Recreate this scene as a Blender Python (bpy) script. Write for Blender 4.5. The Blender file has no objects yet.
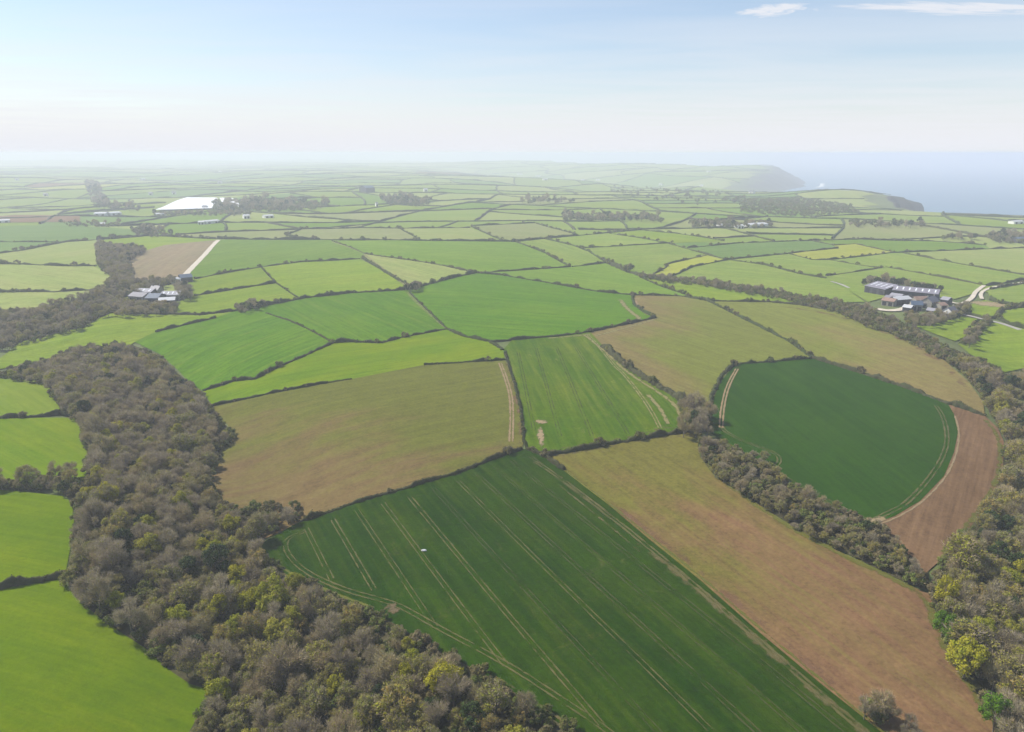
import bpy, bmesh, math, random
import numpy as np
from mathutils import Vector, Matrix
from mathutils.geometry import delaunay_2d_cdt

random.seed(7)
RNG = np.random.default_rng(11)
scene = bpy.context.scene
COL = scene.collection

# ------------------------------------------------------------------ camera
CAM_Z = 120.0
FPX = 731.0
CX, CY = 512.0, 366.0
PITCH = math.atan((366 - 153) / FPX)
cam_data = bpy.data.cameras.new('camera')
cam = bpy.data.objects.new('camera', cam_data)
COL.objects.link(cam)
cam.location = (0, 0, CAM_Z)
cam.rotation_euler = (math.pi / 2 - PITCH, 0, 0)
cam_data.sensor_width = 36.0
cam_data.lens = FPX / 1024 * 36.0
cam_data.clip_start = 1.0
cam_data.clip_end = 200000.0
scene.camera = cam

# ------------------------------------------------------------------ light
SUN_AZ, SUN_EL = math.radians(-66), math.radians(47)
scene.view_settings.view_transform = 'Standard'
scene.view_settings.look = 'None'
scene.view_settings.gamma = 1.0
scene.view_settings.exposure = 0.55
scene.view_settings.use_curve_mapping = False
scene.cycles.volume_bounces = 3
scene.cycles.max_bounces = 6
scene.cycles.transparent_max_bounces = 24
scene.cycles.use_denoising = True

world = bpy.data.worlds.new('World')
scene.world = world
world.use_nodes = True


class NT:
    """small node-tree helper"""
    def __init__(self, tree):
        self.t = tree
        self.n = tree.nodes
        self.l = tree.links

    def new(self, typ, **kw):
        nd = self.n.new(typ)
        for k, v in kw.items():
            setattr(nd, k, v)
        return nd

    def put(self, sock, v):
        if isinstance(v, bpy.types.NodeSocket):
            self.l.new(v, sock)
        elif v is not None:
            if hasattr(sock.default_value, '__len__') and not hasattr(v, '__len__'):
                v = [v] * len(sock.default_value)
            if hasattr(v, '__len__') and len(v) == 3 and len(sock.default_value) == 4:
                v = (*v, 1.0)
            sock.default_value = v

    def math(self, op, a, b=None, c=None, clamp=False):
        nd = self.new('ShaderNodeMath', operation=op, use_clamp=clamp)
        for i, v in enumerate((a, b, c)):
            if v is not None:
                self.put(nd.inputs[i], v)
        return nd.outputs[0]

    def vmath(self, op, a, b=None):
        nd = self.new('ShaderNodeVectorMath', operation=op)
        self.put(nd.inputs[0], a)
        if b is not None:
            self.put(nd.inputs[1], b)
        return nd.outputs[0]

    def mix(self, f, a, b, blend='MIX'):
        nd = self.new('ShaderNodeMix', data_type='RGBA', blend_type=blend)
        self.put(nd.inputs[0], f)
        self.put(nd.inputs[6], a)
        self.put(nd.inputs[7], b)
        return nd.outputs[2]

    def noise(self, vec, scale, detail=2.0, rough=0.5, dist=0.0):
        nd = self.new('ShaderNodeTexNoise')
        self.put(nd.inputs['Vector'], vec)
        nd.inputs['Scale'].default_value = scale
        nd.inputs['Detail'].default_value = detail
        nd.inputs['Roughness'].default_value = rough
        nd.inputs['Distortion'].default_value = dist
        return nd.outputs[0]

    def remap(self, v, a, b, c=0.0, d=1.0, smooth=False):
        nd = self.new('ShaderNodeMapRange', clamp=True)
        if smooth:
            nd.interpolation_type = 'SMOOTHSTEP'
        self.put(nd.inputs[0], v)
        for i, x in enumerate((a, b, c, d)):
            nd.inputs[i + 1].default_value = x
        return nd.outputs[0]


def build_world():
    w = NT(world.node_tree)
    bg = w.n['Background']
    sky = w.new('ShaderNodeTexSky', sky_type='NISHITA')
    sky.sun_disc = False
    sky.sun_elevation = SUN_EL
    sky.sun_rotation = SUN_AZ
    sky.altitude = 200
    sky.air_density = 1.0
    sky.dust_density = 0.6
    sky.ozone_density = 2.6
    co = w.new('ShaderNodeTexCoord')
    sep = w.new('ShaderNodeSeparateXYZ')
    w.put(sep.inputs[0], co.outputs['Generated'])
    z = w.math('MAXIMUM', sep.outputs[2], 0.004)
    # thin high cloud: a flat sheet overhead, seen along a longer path towards the horizon
    px = w.math('DIVIDE', sep.outputs[0], z)
    py = w.math('DIVIDE', sep.outputs[1], z)
    pl = w.new('ShaderNodeCombineXYZ')
    w.put(pl.inputs[0], px)
    w.put(pl.inputs[1], py)
    plane = pl.outputs[0]
    st = w.new('ShaderNodeMapping')
    w.put(st.inputs[0], plane)
    st.inputs['Rotation'].default_value = (0, 0, math.radians(-12))
    st.inputs['Scale'].default_value = (0.28, 0.5, 1)
    n1 = w.noise(st.outputs[0], 1.0, 5, 0.55, 0.6)
    thick = w.remap(n1, 0.25, 0.80, 0.22, 1.25, True)
    path = w.math('DIVIDE', 0.062, w.math('ADD', z, 0.012))
    od = w.math('MULTIPLY', thick, path)
    od = w.math('ADD', od, w.math('MULTIPLY', w.math('POWER', path, 1.6), 0.62))
    veil = w.math('SUBTRACT', 1.0, w.math('EXPONENT', w.math('MULTIPLY', od, -1.0)))

    def wisp(cx, cy, rx, ry, rot, gain):
        m = w.new('ShaderNodeMapping', vector_type='TEXTURE')
        w.put(m.inputs[0], plane)
        m.inputs['Location'].default_value = (cx, cy, 0)
        m.inputs['Rotation'].default_value = (0, 0, rot)
        m.inputs['Scale'].default_value = (rx, ry, 1)
        s = w.new('ShaderNodeSeparateXYZ')
        w.put(s.inputs[0], m.outputs[0])
        d = w.math('ADD', w.math('POWER', w.math('ABSOLUTE', s.outputs[0]), 2.0),
                   w.math('POWER', w.math('ABSOLUTE', s.outputs[1]), 2.0))
        nn = w.noise(m.outputs[0], 1.7, 6, 0.65, 0.8)
        f = w.math('SUBTRACT', w.math('MULTIPLY', nn, 2.2), w.math('ADD', d, 0.30))
        return w.remap(f, 0.0, 0.85, 0.0, gain, True)
    a = wisp(1.92, 5.86, 0.34, 0.42, 0.0, 0.9)
    b = wisp(3.3, 5.80, 1.35, 0.36, math.radians(10), 0.9)
    cl = w.math('MAXIMUM', veil, w.math('MAXIMUM', a, b), clamp=True)
    white = (5.9, 6.0, 6.35, 1)
    colr = w.mix(cl, sky.outputs[0], white)
    w.put(bg.inputs[0], colr)
    bg.inputs[1].default_value = 0.10


build_world()
sun_data = bpy.data.lights.new('sun', 'SUN')
sun_data.energy = 4.6
sun_data.angle = math.radians(0.6)
sun_data.color = (1.0, 0.955, 0.88)
sun = bpy.data.objects.new('sun', sun_data)
COL.objects.link(sun)
SUN_DIR = Vector((math.sin(SUN_AZ) * math.cos(SUN_EL), math.cos(SUN_AZ) * math.cos(SUN_EL), math.sin(SUN_EL)))
sun.rotation_euler = (-SUN_DIR).to_track_quat('-Z', 'Y').to_euler()
sun.location = (-200, 300, 400)

# ------------------------------------------------------------------ terrain
def sstep(a, b, v):
    t = np.clip((v - a) / (b - a), 0, 1)
    return t * t * (3 - 2 * t)


_waves = []
_r = np.random.default_rng(5)
for amp, lam, cls in ((1.1, 610, 0), (0.8, 390, 0), (0.5, 270, 0), (0.35, 170, 0),
                      (6.0, 2300, 1), (4.5, 1500, 1), (3.2, 1050, 1), (2.0, 720, 1),
                      (13, 6100, 2), (9, 3900, 2), (7, 2700, 2)):
    th = _r.uniform(0, 2 * math.pi)
    _waves.append((amp, 2 * math.pi / lam * math.cos(th), 2 * math.pi / lam * math.sin(th), _r.uniform(0, 6.28), cls))

COAST = np.array([(40000, -6000), (6000, 600), (2600, 1250), (1500, 1500), (1101, 1625), (1030, 1690), (968, 1740),
                  (985, 1850), (1040, 1985), (1082, 2065), (1140, 2095), (1200, 2170), (1192, 2270), (1120, 2420),
                  (1060, 2600), (1080, 2900), (1200, 3300), (1450, 3800), (1700, 4300), (1880, 4600), (1990, 4900),
                  (2150, 5300), (2240, 5560), (2150, 5800), (1900, 6050), (1500, 6450), (1050, 7300), (600, 8900),
                  (-500, 11500), (-3000, 14500), (-12000, 22000), (-40000, 30000)], float)
SEA_Z = -80.0
# valleys: polyline, depth, half width
VALLEYS = [
    (np.array([(-60, 60), (-62, 150), (-95, 250), (-160, 330), (-215, 410), (-330, 470), (-480, 620)], float), 9.0, 40.0),
    (np.array([(130, 60), (165, 170), (235, 260), (300, 350), (330, 470)], float), 7.0, 35.0),
    (np.array([(-200, 6000), (500, 4600), (900, 3800), (1250, 3650), (1500, 3900)], float), 62.0, 420.0),
    (np.array([(100, 3300), (600, 3000), (850, 2900), (1300, 3300)], float), 34.0, 260.0),
]


def seg_dist(x, y, pts):
    """distance to polyline and signed side of the closest segment"""
    best = np.full(x.shape, 1e18)
    side = np.zeros(x.shape)
    for (ax, ay), (bx, by) in zip(pts[:-1], pts[1:]):
        dx, dy = bx - ax, by - ay
        L2 = dx * dx + dy * dy
        t = np.clip(((x - ax) * dx + (y - ay) * dy) / L2, 0, 1)
        qx, qy = x - (ax + t * dx), y - (ay + t * dy)
        d2 = qx * qx + qy * qy
        s = dx * qy - dy * qx
        m = d2 < best - 1e-6
        best = np.where(m, d2, best)
        side = np.where(m, s, side)
    return np.sqrt(best), side


def coast_dist(x, y):
    d, s = seg_dist(x, y, COAST)
    return np.where(s > 0, d, -d)       # positive inland


def hgt(x, y):
    x = np.asarray(x, float)
    y = np.asarray(y, float)
    shp = np.broadcast(x, y).shape
    x = np.broadcast_to(x, shp).ravel()
    y = np.broadcast_to(y, shp).ravel()
    r = np.hypot(x, y)
    g1 = sstep(700, 2800, r)
    g2 = sstep(4500, 11000, r)
    z = np.zeros(x.shape)
    for amp, kx, ky, ph, cls in _waves:
        s = np.sin(kx * x + ky * y + ph) * amp
        z += s if cls == 0 else s * (g1 if cls == 1 else g2)
    for pts, dep, wid in VALLEYS:
        m = (np.abs(x - pts[:, 0].mean()) < np.ptp(pts[:, 0]) / 2 + 3.2 * wid) & \
            (np.abs(y - pts[:, 1].mean()) < np.ptp(pts[:, 1]) / 2 + 3.2 * wid)
        if m.any():
            d, _ = seg_dist(x[m], y[m], pts)
            z[m] -= dep * np.exp(-(d / wid) ** 2)
    # headlands and the far ridge
    for cx, cy, rx, ry, a in ((960, 2200, 190, 210, 24), (1750, 5500, 620, 420, 34), (900, 6300, 900, 500, 26),
                              (-100, 8200, 1600, 700, 22), (1205, 2180, 60, 80, -15)):
        z += a * np.exp(-((x - cx) / rx) ** 2 - ((y - cy) / ry) ** 2)
    m = r > 1200
    if m.any():
        s = coast_dist(x[m], y[m])
        w = np.where(y[m] > 3300, 330.0, 26.0)
        w = np.where((y[m] > 2250) & (y[m] <= 3300), 150.0, w)
        rough = 12 * np.sin(x[m] * 0.031 + 1.7) * np.sin(y[m] * 0.027) + 7 * np.sin(x[m] * 0.083) * np.sin(y[m] * 0.071 + 1)
        f = sstep(-15, 1, (s + rough * 0.6) / w * 1.0) if False else sstep(-8, w, s + rough)
        z[m] = (SEA_Z - 14) + (z[m] - (SEA_Z - 14)) * f
    return z.reshape(shp)


SP, CP = math.sin(PITCH), math.cos(PITCH)
_TS = np.concatenate([np.geomspace(70, 3000, 700), np.geomspace(3010, 42000, 500)])


def unproject(px):
    """pixels -> points on the terrain (N,3)"""
    px = np.atleast_2d(np.asarray(px, float))
    dx = (px[:, 0] - CX) / FPX
    dy = (px[:, 1] - CY) / FPX
    d = np.stack([dx, CP - dy * SP, -SP - dy * CP], 1)
    d[:, 2] = np.minimum(d[:, 2], -0.004)
    P = d[:, None, :] * _TS[None, :, None]
    g = P[..., 2] + CAM_Z - hgt(P[..., 0], P[..., 1])
    hit = g < 0
    first = np.where(hit.any(1), hit.argmax(1), len(_TS) - 1)
    first = np.maximum(first, 1)
    i = np.arange(len(px))
    lo, hi = _TS[first - 1], _TS[first]
    for _ in range(18):
        mid = (lo + hi) / 2
        Q = d * mid[:, None]
        under = Q[:, 2] + CAM_Z - hgt(Q[:, 0], Q[:, 1]) < 0
        hi = np.where(under, mid, hi)
        lo = np.where(under, lo, mid)
    Q = d * hi[:, None]
    Q[:, 2] = hgt(Q[:, 0], Q[:, 1])
    return Q


def project(P):
    P = np.atleast_2d(P)
    z = P[:, 2] - CAM_Z
    f = P[:, 1] * CP - z * SP
    u = P[:, 1] * SP + z * CP
    f = np.where(f < 1, 1, f)
    return np.stack([CX + FPX * P[:, 0] / f, CY - FPX * u / f], 1)


def in_poly(x, y, poly):
    poly = np.asarray(poly, float)
    x = np.asarray(x, float)
    y = np.asarray(y, float)
    c = np.zeros(x.shape, bool)
    n = len(poly)
    j = n - 1
    for i in range(n):
        xi, yi = poly[i, 0], poly[i, 1]
        xj, yj = poly[j, 0], poly[j, 1]
        if yi != yj:
            c ^= ((yi > y) != (yj > y)) & (x < (xj - xi) * (y - yi) / (yj - yi) + xi)
        j = i
    return c


def resample(pts, step, closed=False):
    pts = np.asarray(pts, float)[:, :2]
    if closed:
        pts = np.vstack([pts, pts[:1]])
    out = []
    for a, b in zip(pts[:-1], pts[1:]):
        n = max(1, int(math.ceil(np.hypot(*(b - a)) / step)))
        for k in range(n):
            out.append(a + (b - a) * k / n)
    if not closed:
        out.append(pts[-1])
    return np.array(out)


def chaikin(pts, it=2):
    pts = np.asarray(pts, float)
    for _ in range(it):
        q = [pts[0]]
        for a, b in zip(pts[:-1], pts[1:]):
            q += [a * .75 + b * .25, a * .25 + b * .75]
        q.append(pts[-1])
        pts = np.array(q)
    return pts


# ------------------------------------------------------------------ object helpers
def mesh_np(name, verts, faces, smooth=False):
    me = bpy.data.meshes.new(name)
    verts = np.asarray(verts, np.float32)
    if isinstance(faces, np.ndarray):
        nf, k = faces.shape
        me.vertices.add(len(verts))
        me.vertices.foreach_set('co', verts.ravel())
        me.loops.add(nf * k)
        me.loops.foreach_set('vertex_index', faces.astype(np.int32).ravel())
        me.polygons.add(nf)
        me.polygons.foreach_set('loop_start', np.arange(0, nf * k, k, dtype=np.int32))
        me.update(calc_edges=True)
    else:
        me.from_pydata(verts.tolist(), [], [list(f) for f in faces])
        me.update()
    if smooth:
        me.polygons.foreach_set('use_smooth', np.ones(len(me.polygons), bool))
    return me


def obj(name, me, mats=None, parent=None, loc=None):
    o = bpy.data.objects.new(name, me)
    COL.objects.link(o)
    if mats is not None and me is not None:
        for m in (mats if isinstance(mats, (list, tuple)) else [mats]):
            me.materials.append(m)
    if loc is not None:
        o.location = loc
    if parent is not None:
        o.parent = parent
    return o


def tag(o, label=None, cat=None, group=None, kind=None):
    if label:
        o['label'] = label
    if cat:
        o['category'] = cat
    if group:
        o['group'] = group
    if kind:
        o['kind'] = kind
    return o


def centred(verts):
    v = np.asarray(verts, float)
    c = v.mean(0)
    c[2] = v[:, 2].min()
    return v - c, tuple(c)


# ------------------------------------------------------------------ materials
def new_mat(name):
    m = bpy.data.materials.new(name)
    m.use_nodes = True
    w = NT(m.node_tree)
    b = w.n['Principled BSDF']
    b.inputs['Specular IOR Level'].default_value = 0.15
    b.inputs['Roughness'].default_value = 0.9
    return m, w, b


def field_mat(name, a, b, c=None, ang=0.0, streak=0.35, blotch=28.0, row=3.0, lo=0.38, hi=0.66, fine=0.28,
              stripe=0.0, stripe_w=24.0, soil=None, soil_amt=0.0, grad=None):
    """a/b: the two colours of large patches, c: colour of the streaks along the rows (ang = row direction)"""
    m, w, bs = new_mat(name)
    co = w.new('ShaderNodeTexCoord').outputs['Object']
    rot = w.new('ShaderNodeVectorRotate', rotation_type='Z_AXIS')
    w.put(rot.inputs['Vector'], co)
    rot.inputs['Angle'].default_value = -ang
    mp = w.new('ShaderNodeMapping')
    w.put(mp.inputs[0], rot.outputs[0])
    mp.inputs['Scale'].default_value = (1 / 2.6, 1.0, 1.0)
    n1 = w.noise(mp.outputs[0], 1 / blotch, 5, 0.62, 0.4)
    if grad is not None:
        # soil type changes across the field: grad = (direction x, y, offset, 1/length)
        gs = w.new('ShaderNodeSeparateXYZ')
        w.put(gs.inputs[0], co)
        g = w.math('ADD', w.math('MULTIPLY', gs.outputs[0], grad[0]), w.math('MULTIPLY', gs.outputs[1], grad[1]))
        g = w.math('MULTIPLY_ADD', g, grad[3], grad[2])
        n1 = w.math('ADD', n1, w.math('MULTIPLY', w.math('MINIMUM', w.math('MAXIMUM', g, -1.0), 1.0), 0.20))
    col = w.mix(w.remap(n1, lo, hi, 0, 1, True), a, b)
    if c is not None:
        ms = w.new('ShaderNodeMapping')
        w.put(ms.inputs[0], rot.outputs[0])
        ms.inputs['Scale'].default_value = (1 / 26.0, 1.0, 1.0)
        n2 = w.noise(ms.outputs[0], 1 / row, 3, 0.7)
        n2b = w.noise(co, 1 / (blotch * 1.7), 3, 0.6)
        f = w.math('MULTIPLY', w.remap(n2, 0.40, 0.72), w.remap(n2b, 0.35, 0.65, 0.25, 1))
        col = w.mix(w.math('MULTIPLY', f, streak), col, c)
        rowv = w.remap(n2, 0.3, 0.7, -1, 1)
    if stripe > 0:
        sx = w.new('ShaderNodeSeparateXYZ')
        w.put(sx.inputs[0], rot.outputs[0])
        wob = w.math('MULTIPLY', w.noise(co, 1 / 60, 2), 3.0)
        ph = w.math('MULTIPLY', w.math('ADD', sx.outputs[1], wob), 2 * math.pi / stripe_w)
        s = w.remap(w.math('SINE', ph), 0.80, 1.0, 0, 1, True)
        brk = w.remap(w.noise(co, 1 / 18, 3), 0.35, 0.65)
        col = w.mix(w.math('MULTIPLY', w.math('MULTIPLY', s, brk), stripe), col, c)
    if soil is not None:
        n3 = w.noise(co, 1 / 13, 6, 0.75, 1.0)
        col = w.mix(w.remap(n3, 0.60, 0.72, 0, soil_amt), col, soil)
    n4 = w.noise(co, 1 / 1.3, 4, 0.8)
    n5 = w.noise(co, 1 / 7.0, 4, 0.7)
    v = w.math('ADD', w.math('MULTIPLY', w.remap(n4, 0.25, 0.75, -1, 1), fine),
               w.math('MULTIPLY', w.remap(n5, 0.25, 0.75, -1, 1), fine * 0.55))
    if c is not None:
        v = w.math('ADD', v, w.math('MULTIPLY', rowv, fine * .6))
    hsv = w.new('ShaderNodeHueSaturation')
    w.put(hsv.inputs['Color'], col)
    w.put(hsv.inputs['Value'], w.math('ADD', v, 1.0))
    w.put(bs.inputs['Base Color'], hsv.outputs[0])
    bp = w.new('ShaderNodeBump')
    bp.inputs['Strength'].default_value = 0.5
    bp.inputs['Distance'].default_value = 0.35
    w.put(bp.inputs['Height'], n4)
    w.put(bs.inputs['Normal'], bp.outputs[0])
    bs.inputs['Specular IOR Level'].default_value = 0.02
    bs.inputs['Roughness'].default_value = 1.0
    return m


def plain_mat(name, col, rough=0.85, var=0.2, scale=0.6, spec=0.2, col2=None):
    m, w, bs = new_mat(name)
    co = w.new('ShaderNodeTexCoord').outputs['Object']
    n = w.noise(co, scale, 4, 0.65)
    c = w.mix(w.remap(n, 0.3, 0.7), tuple(x * (1 - var) for x in col), col2 or tuple(min(1, x * (1 + var)) for x in col))
    w.put(bs.inputs['Base Color'], c)
    bs.inputs['Roughness'].default_value = rough
    bs.inputs['Specular IOR Level'].default_value = spec
    return m


def foliage_mat(name, cols, trans=0.25):
    """colour varies from plant to plant (random per object) and from clump to clump"""
    m, w, bs = new_mat(name)
    oi = w.new('ShaderNodeObjectInfo')
    ramp = w.new('ShaderNodeValToRGB')
    ramp.color_ramp.interpolation = 'LINEAR'
    els = ramp.color_ramp.elements
    while len(els) < len(cols):
        els.new(0.5)
    for i, c in enumerate(cols):
        els[i].position = i / max(1, len(cols) - 1)
        els[i].color = (*c, 1)
    co = w.new('ShaderNodeTexCoord').outputs['Object']
    n = w.noise(co, 0.45, 3, 0.7)
    f = w.math('ADD', oi.outputs['Random'], w.remap(n, 0.3, 0.7, -0.22, 0.22), clamp=True)
    w.put(ramp.inputs[0], f)
    n2 = w.noise(co, 2.6, 3, 0.7)
    hsv = w.new('ShaderNodeHueSaturation')
    w.put(hsv.inputs['Color'], ramp.outputs[0])
    w.put(hsv.inputs['Value'], w.remap(n2, 0.25, 0.75, 0.65, 1.35))
    w.put(bs.inputs['Base Color'], hsv.outputs[0])
    bs.inputs['Specular IOR Level'].default_value = 0.1
    if trans > 0:
        tr = w.new('ShaderNodeBsdfTranslucent')
        w.put(tr.inputs[0], hsv.outputs[0])
        mx = w.new('ShaderNodeMixShader')
        mx.inputs[0].default_value = trans
        w.l.new(bs.outputs[0], mx.inputs[1])
        w.l.new(tr.outputs[0], mx.inputs[2])
        w.l.new(mx.outputs[0], w.n['Material Output'].inputs[0])
    return m


def wear_mat(name, col, col2, density=0.6, patch=9.0, edge=0.5, round_=False):
    """worn ground on top of a field: broken up, so that the crop shows through the gaps"""
    m, w, bs = new_mat(name)
    tc = w.new('ShaderNodeTexCoord')
    co = tc.outputs['Object']
    uv = w.new('ShaderNodeSeparateXYZ')
    w.put(uv.inputs[0], tc.outputs['UV'])
    c = w.mix(w.remap(w.noise(co, 0.5, 4, 0.7), 0.3, 0.7), col, col2)
    w.put(bs.inputs['Base Color'], c)
    n = w.noise(co, 1 / patch, 5, 0.7)
    n2 = w.noise(co, 1.1, 4, 0.75)
    e = w.math('MULTIPLY', w.math('ABSOLUTE', w.math('SUBTRACT', uv.outputs[1], 0.5)), 2.0)
    if round_:
        eu = w.math('MULTIPLY', w.math('ABSOLUTE', w.math('SUBTRACT', uv.outputs[0], 0.5)), 2.0)
        e = w.math('SQRT', w.math('ADD', w.math('POWER', e, 2.0), w.math('POWER', eu, 2.0)))
    f = w.math('ADD', w.math('MULTIPLY', w.remap(n, 0.25, 0.75), 0.9), w.math('MULTIPLY', n2, 0.5))
    f = w.math('SUBTRACT', w.math('ADD', f, density - 0.6), w.math('MULTIPLY', w.math('POWER', e, 2.0), edge))
    al = w.remap(f, 0.25, 0.62, 0, 1, True)
    w.put(bs.inputs['Alpha'], w.math('MULTIPLY', al, min(1.0, density + 0.25)))
    return m


# ------------------------------------------------------------------ the ground
def build_ground():
    inner = np.radians(np.arange(-46, 46.01, 0.16))
    outer = np.radians(np.concatenate([np.arange(48, 312.01, 4.0)]))
    ang = np.concatenate([inner, outer])
    rad = np.concatenate([[2.0], np.geomspace(30, 3000, 170), np.geomspace(3060, 9000, 120), np.geomspace(9200, 44000, 40)])
    A, R = np.meshgrid(ang, rad)
    X, Y = np.sin(A) * R, np.cos(A) * R
    Z = hgt(X, Y) - 0.07 - 0.0009 * R
    V = np.stack([X, Y, Z], -1).reshape(-1, 3)
    na, nr = len(ang), len(rad)
    i, j = np.meshgrid(np.arange(nr - 1), np.arange(na), indexing='ij')
    jn = (j + 1) % na
    F = np.stack([i * na + j, (i + 1) * na + j, (i + 1) * na + jn, i * na + jn], -1).reshape(-1, 4)[:, ::-1]
    me = mesh_np('ground', V, np.ascontiguousarray(F), smooth=True)
    m, w, bs = new_mat('ground_grass')
    co = w.new('ShaderNodeTexCoord').outputs['Object']
    n1 = w.noise(co, 1 / 90, 6, 0.6)
    c = w.mix(w.remap(n1, 0.35, 0.65), (0.075, 0.10, 0.03), (0.12, 0.145, 0.045))
    n2 = w.noise(co, 1 / 420, 5, 0.65)
    c = w.mix(w.remap(n2, 0.52, 0.66, 0, 0.55), c, (0.11, 0.085, 0.045))
    n3 = w.noise(co, 1 / 3.0, 5, 0.75)
    hsv = w.new('ShaderNodeHueSaturation')
    w.put(hsv.inputs['Color'], c)
    w.put(hsv.inputs['Value'], w.remap(n3, 0.25, 0.75, 0.7, 1.3))
    geo = w.new('ShaderNodeNewGeometry')
    sep = w.new('ShaderNodeSeparateXYZ')
    w.put(sep.inputs[0], geo.outputs['Normal'])
    rock = w.mix(w.remap(w.noise(co, 1 / 25, 6, 0.75), 0.3, 0.7), (0.035, 0.033, 0.042), (0.085, 0.075, 0.08))
    heath = w.mix(w.remap(w.noise(co, 1 / 45, 6, 0.7), 0.3, 0.7), (0.045, 0.036, 0.045), (0.075, 0.068, 0.045))
    steep = w.remap(w.math('ADD', sep.outputs[2], w.math('MULTIPLY', w.math('SUBTRACT', w.noise(co, 1 / 60, 4), 0.5), 0.1)), 0.90, 0.72)
    brow = w.remap(sep.outputs[2], 0.992, 0.962)
    w.put(bs.inputs['Base Color'], w.mix(steep, w.mix(brow, hsv.outputs[0], heath), rock))
    o = obj('ground', me, m)
    tag(o, 'green farmland ground running out to the coast and horizon', 'ground', kind='structure')


build_ground()


def build_sea():
    ang = np.radians(np.arange(-60, 60.01, 2.0))
    rad = np.geomspace(1000, 58000, 60)
    A, R = np.meshgrid(ang, rad)
    V = np.stack([np.sin(A) * R, np.cos(A) * R, np.full(A.shape, SEA_Z)], -1).reshape(-1, 3)
    na, nr = len(ang), len(rad)
    i, j = np.meshgrid(np.arange(nr - 1), np.arange(na - 1), indexing='ij')
    F = np.stack([i * na + j, i * na + j + 1, (i + 1) * na + j + 1, (i + 1) * na + j], -1).reshape(-1, 4)
    me = mesh_np('sea', V, F)
    m, w, bs = new_mat('sea_water')
    co = w.new('ShaderNodeTexCoord').outputs['Object']
    c = w.mix(w.remap(w.noise(co, 1 / 900, 4, 0.6), 0.35, 0.65), (0.03, 0.10, 0.165), (0.045, 0.13, 0.20))
    w.put(bs.inputs['Base Color'], c)
    bs.inputs['Roughness'].default_value = 0.35
    bs.inputs['Specular IOR Level'].default_value = 0.5
    bp = w.new('ShaderNodeBump')
    bp.inputs['Strength'].default_value = 0.6
    bp.inputs['Distance'].default_value = 1.0
    w.put(bp.inputs['Height'], w.noise(co, 0.08, 4, 0.7))
    w.put(bs.inputs['Normal'], bp.outputs[0])
    tag(obj('sea', me, m), 'calm pale blue sea beyond the cliffs', 'sea', kind='structure')
    # breaking surf and wet sand at the foot of the far headland
    P = np.array([(1845, 4560), (1900, 4640), (1960, 4760), (2010, 4880), (2120, 5150)], float)
    P = resample(chaikin(P, 2), 20)
    rr = np.random.default_rng(3)
    wv = 13 + 7 * np.sin(np.arange(len(P)) * .7) + rr.uniform(-3, 3, len(P))
    T = np.gradient(P, axis=0)
    T /= np.linalg.norm(T, axis=1)[:, None]
    N = np.stack([T[:, 1], -T[:, 0]], 1)
    a = P - N * 12
    b = P + N * (wv[:, None])
    V = np.vstack([np.column_stack([a, np.full(len(P), SEA_Z + 0.25)]), np.column_stack([b, np.full(len(P), SEA_Z + 0.25)])])
    n = len(P)
    F = np.array([(k, k + 1, n + k + 1, n + k) for k in range(n - 1)])[:, ::-1]
    v, c = centred(V)
    o = obj('surf', mesh_np('surf', v, np.ascontiguousarray(F)), plain_mat('surf_foam', (0.72, 0.72, 0.70), var=.15, scale=.02), loc=c)
    tag(o, 'pale line of surf and sand at the far headland foot', 'surf', kind='structure')


build_sea()

# ------------------------------------------------------------------ fields (outline in photo pixels, dropped onto the terrain)
def row_angle(p, q):
    a, b = unproject([p, q])
    return math.atan2(b[1] - a[1], b[0] - a[0])


# colour sets: patch a, patch b, streak
LIME = ((0.125, 0.188, 0.010), (0.155, 0.205, 0.014), (0.18, 0.205, 0.03))
LIME_NEAR = ((0.090, 0.158, 0.001), (0.130, 0.180, 0.002), (0.155, 0.175, 0.010))
SANDY = ((0.046, 0.102, 0.001), (0.070, 0.118, 0.002), (0.15, 0.145, 0.02))
BRIGHT = ((0.082, 0.140, 0.0), (0.116, 0.168, 0.0), (0.15, 0.165, 0.002))
PASTURE = ((0.138, 0.198, 0.028), (0.170, 0.215, 0.036), (0.195, 0.215, 0.05))
PALE = ((0.185, 0.23, 0.055), (0.22, 0.24, 0.07), (0.235, 0.225, 0.08))
MID = ((0.056, 0.138, 0.001), (0.078, 0.158, 0.002), (0.120, 0.172, 0.015))
MID_FAR = ((0.096, 0.168, 0.010), (0.118, 0.184, 0.015), (0.14, 0.185, 0.03))
DARK = ((0.0110, 0.038, 0.0), (0.0190, 0.049, 0.0), (0.046, 0.055, 0.003))
DEEP = ((0.0150, 0.052, 0.0005), (0.0210, 0.062, 0.001), (0.038, 0.068, 0.004))
TEAL = ((0.096, 0.164, 0.032), (0.114, 0.176, 0.038), (0.13, 0.178, 0.045))
YELLOW = ((0.24, 0.260, 0.03), (0.27, 0.27, 0.035), (0.22, 0.25, 0.045))
BROWNG = ((0.150, 0.102, 0.042), (0.112, 0.116, 0.020), (0.094, 0.112, 0.014))
BROWNM = ((0.175, 0.132, 0.048), (0.138, 0.150, 0.026), (0.122, 0.145, 0.025))
BROWN = ((0.165, 0.090, 0.045), (0.122, 0.108, 0.022), (0.088, 0.094, 0.014))
SOIL = ((0.134, 0.078, 0.038), (0.160, 0.095, 0.048), (0.19, 0.12, 0.064))
TAN = ((0.22, 0.165, 0.095), (0.19, 0.155, 0.085), (0.18, 0.17, 0.07))
BUFF = ((0.195, 0.20, 0.075), (0.17, 0.195, 0.06), (0.17, 0.20, 0.06))

# key: (phrase for labels, long label, colours, row direction pixels, material options, outline)
F = {}


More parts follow.
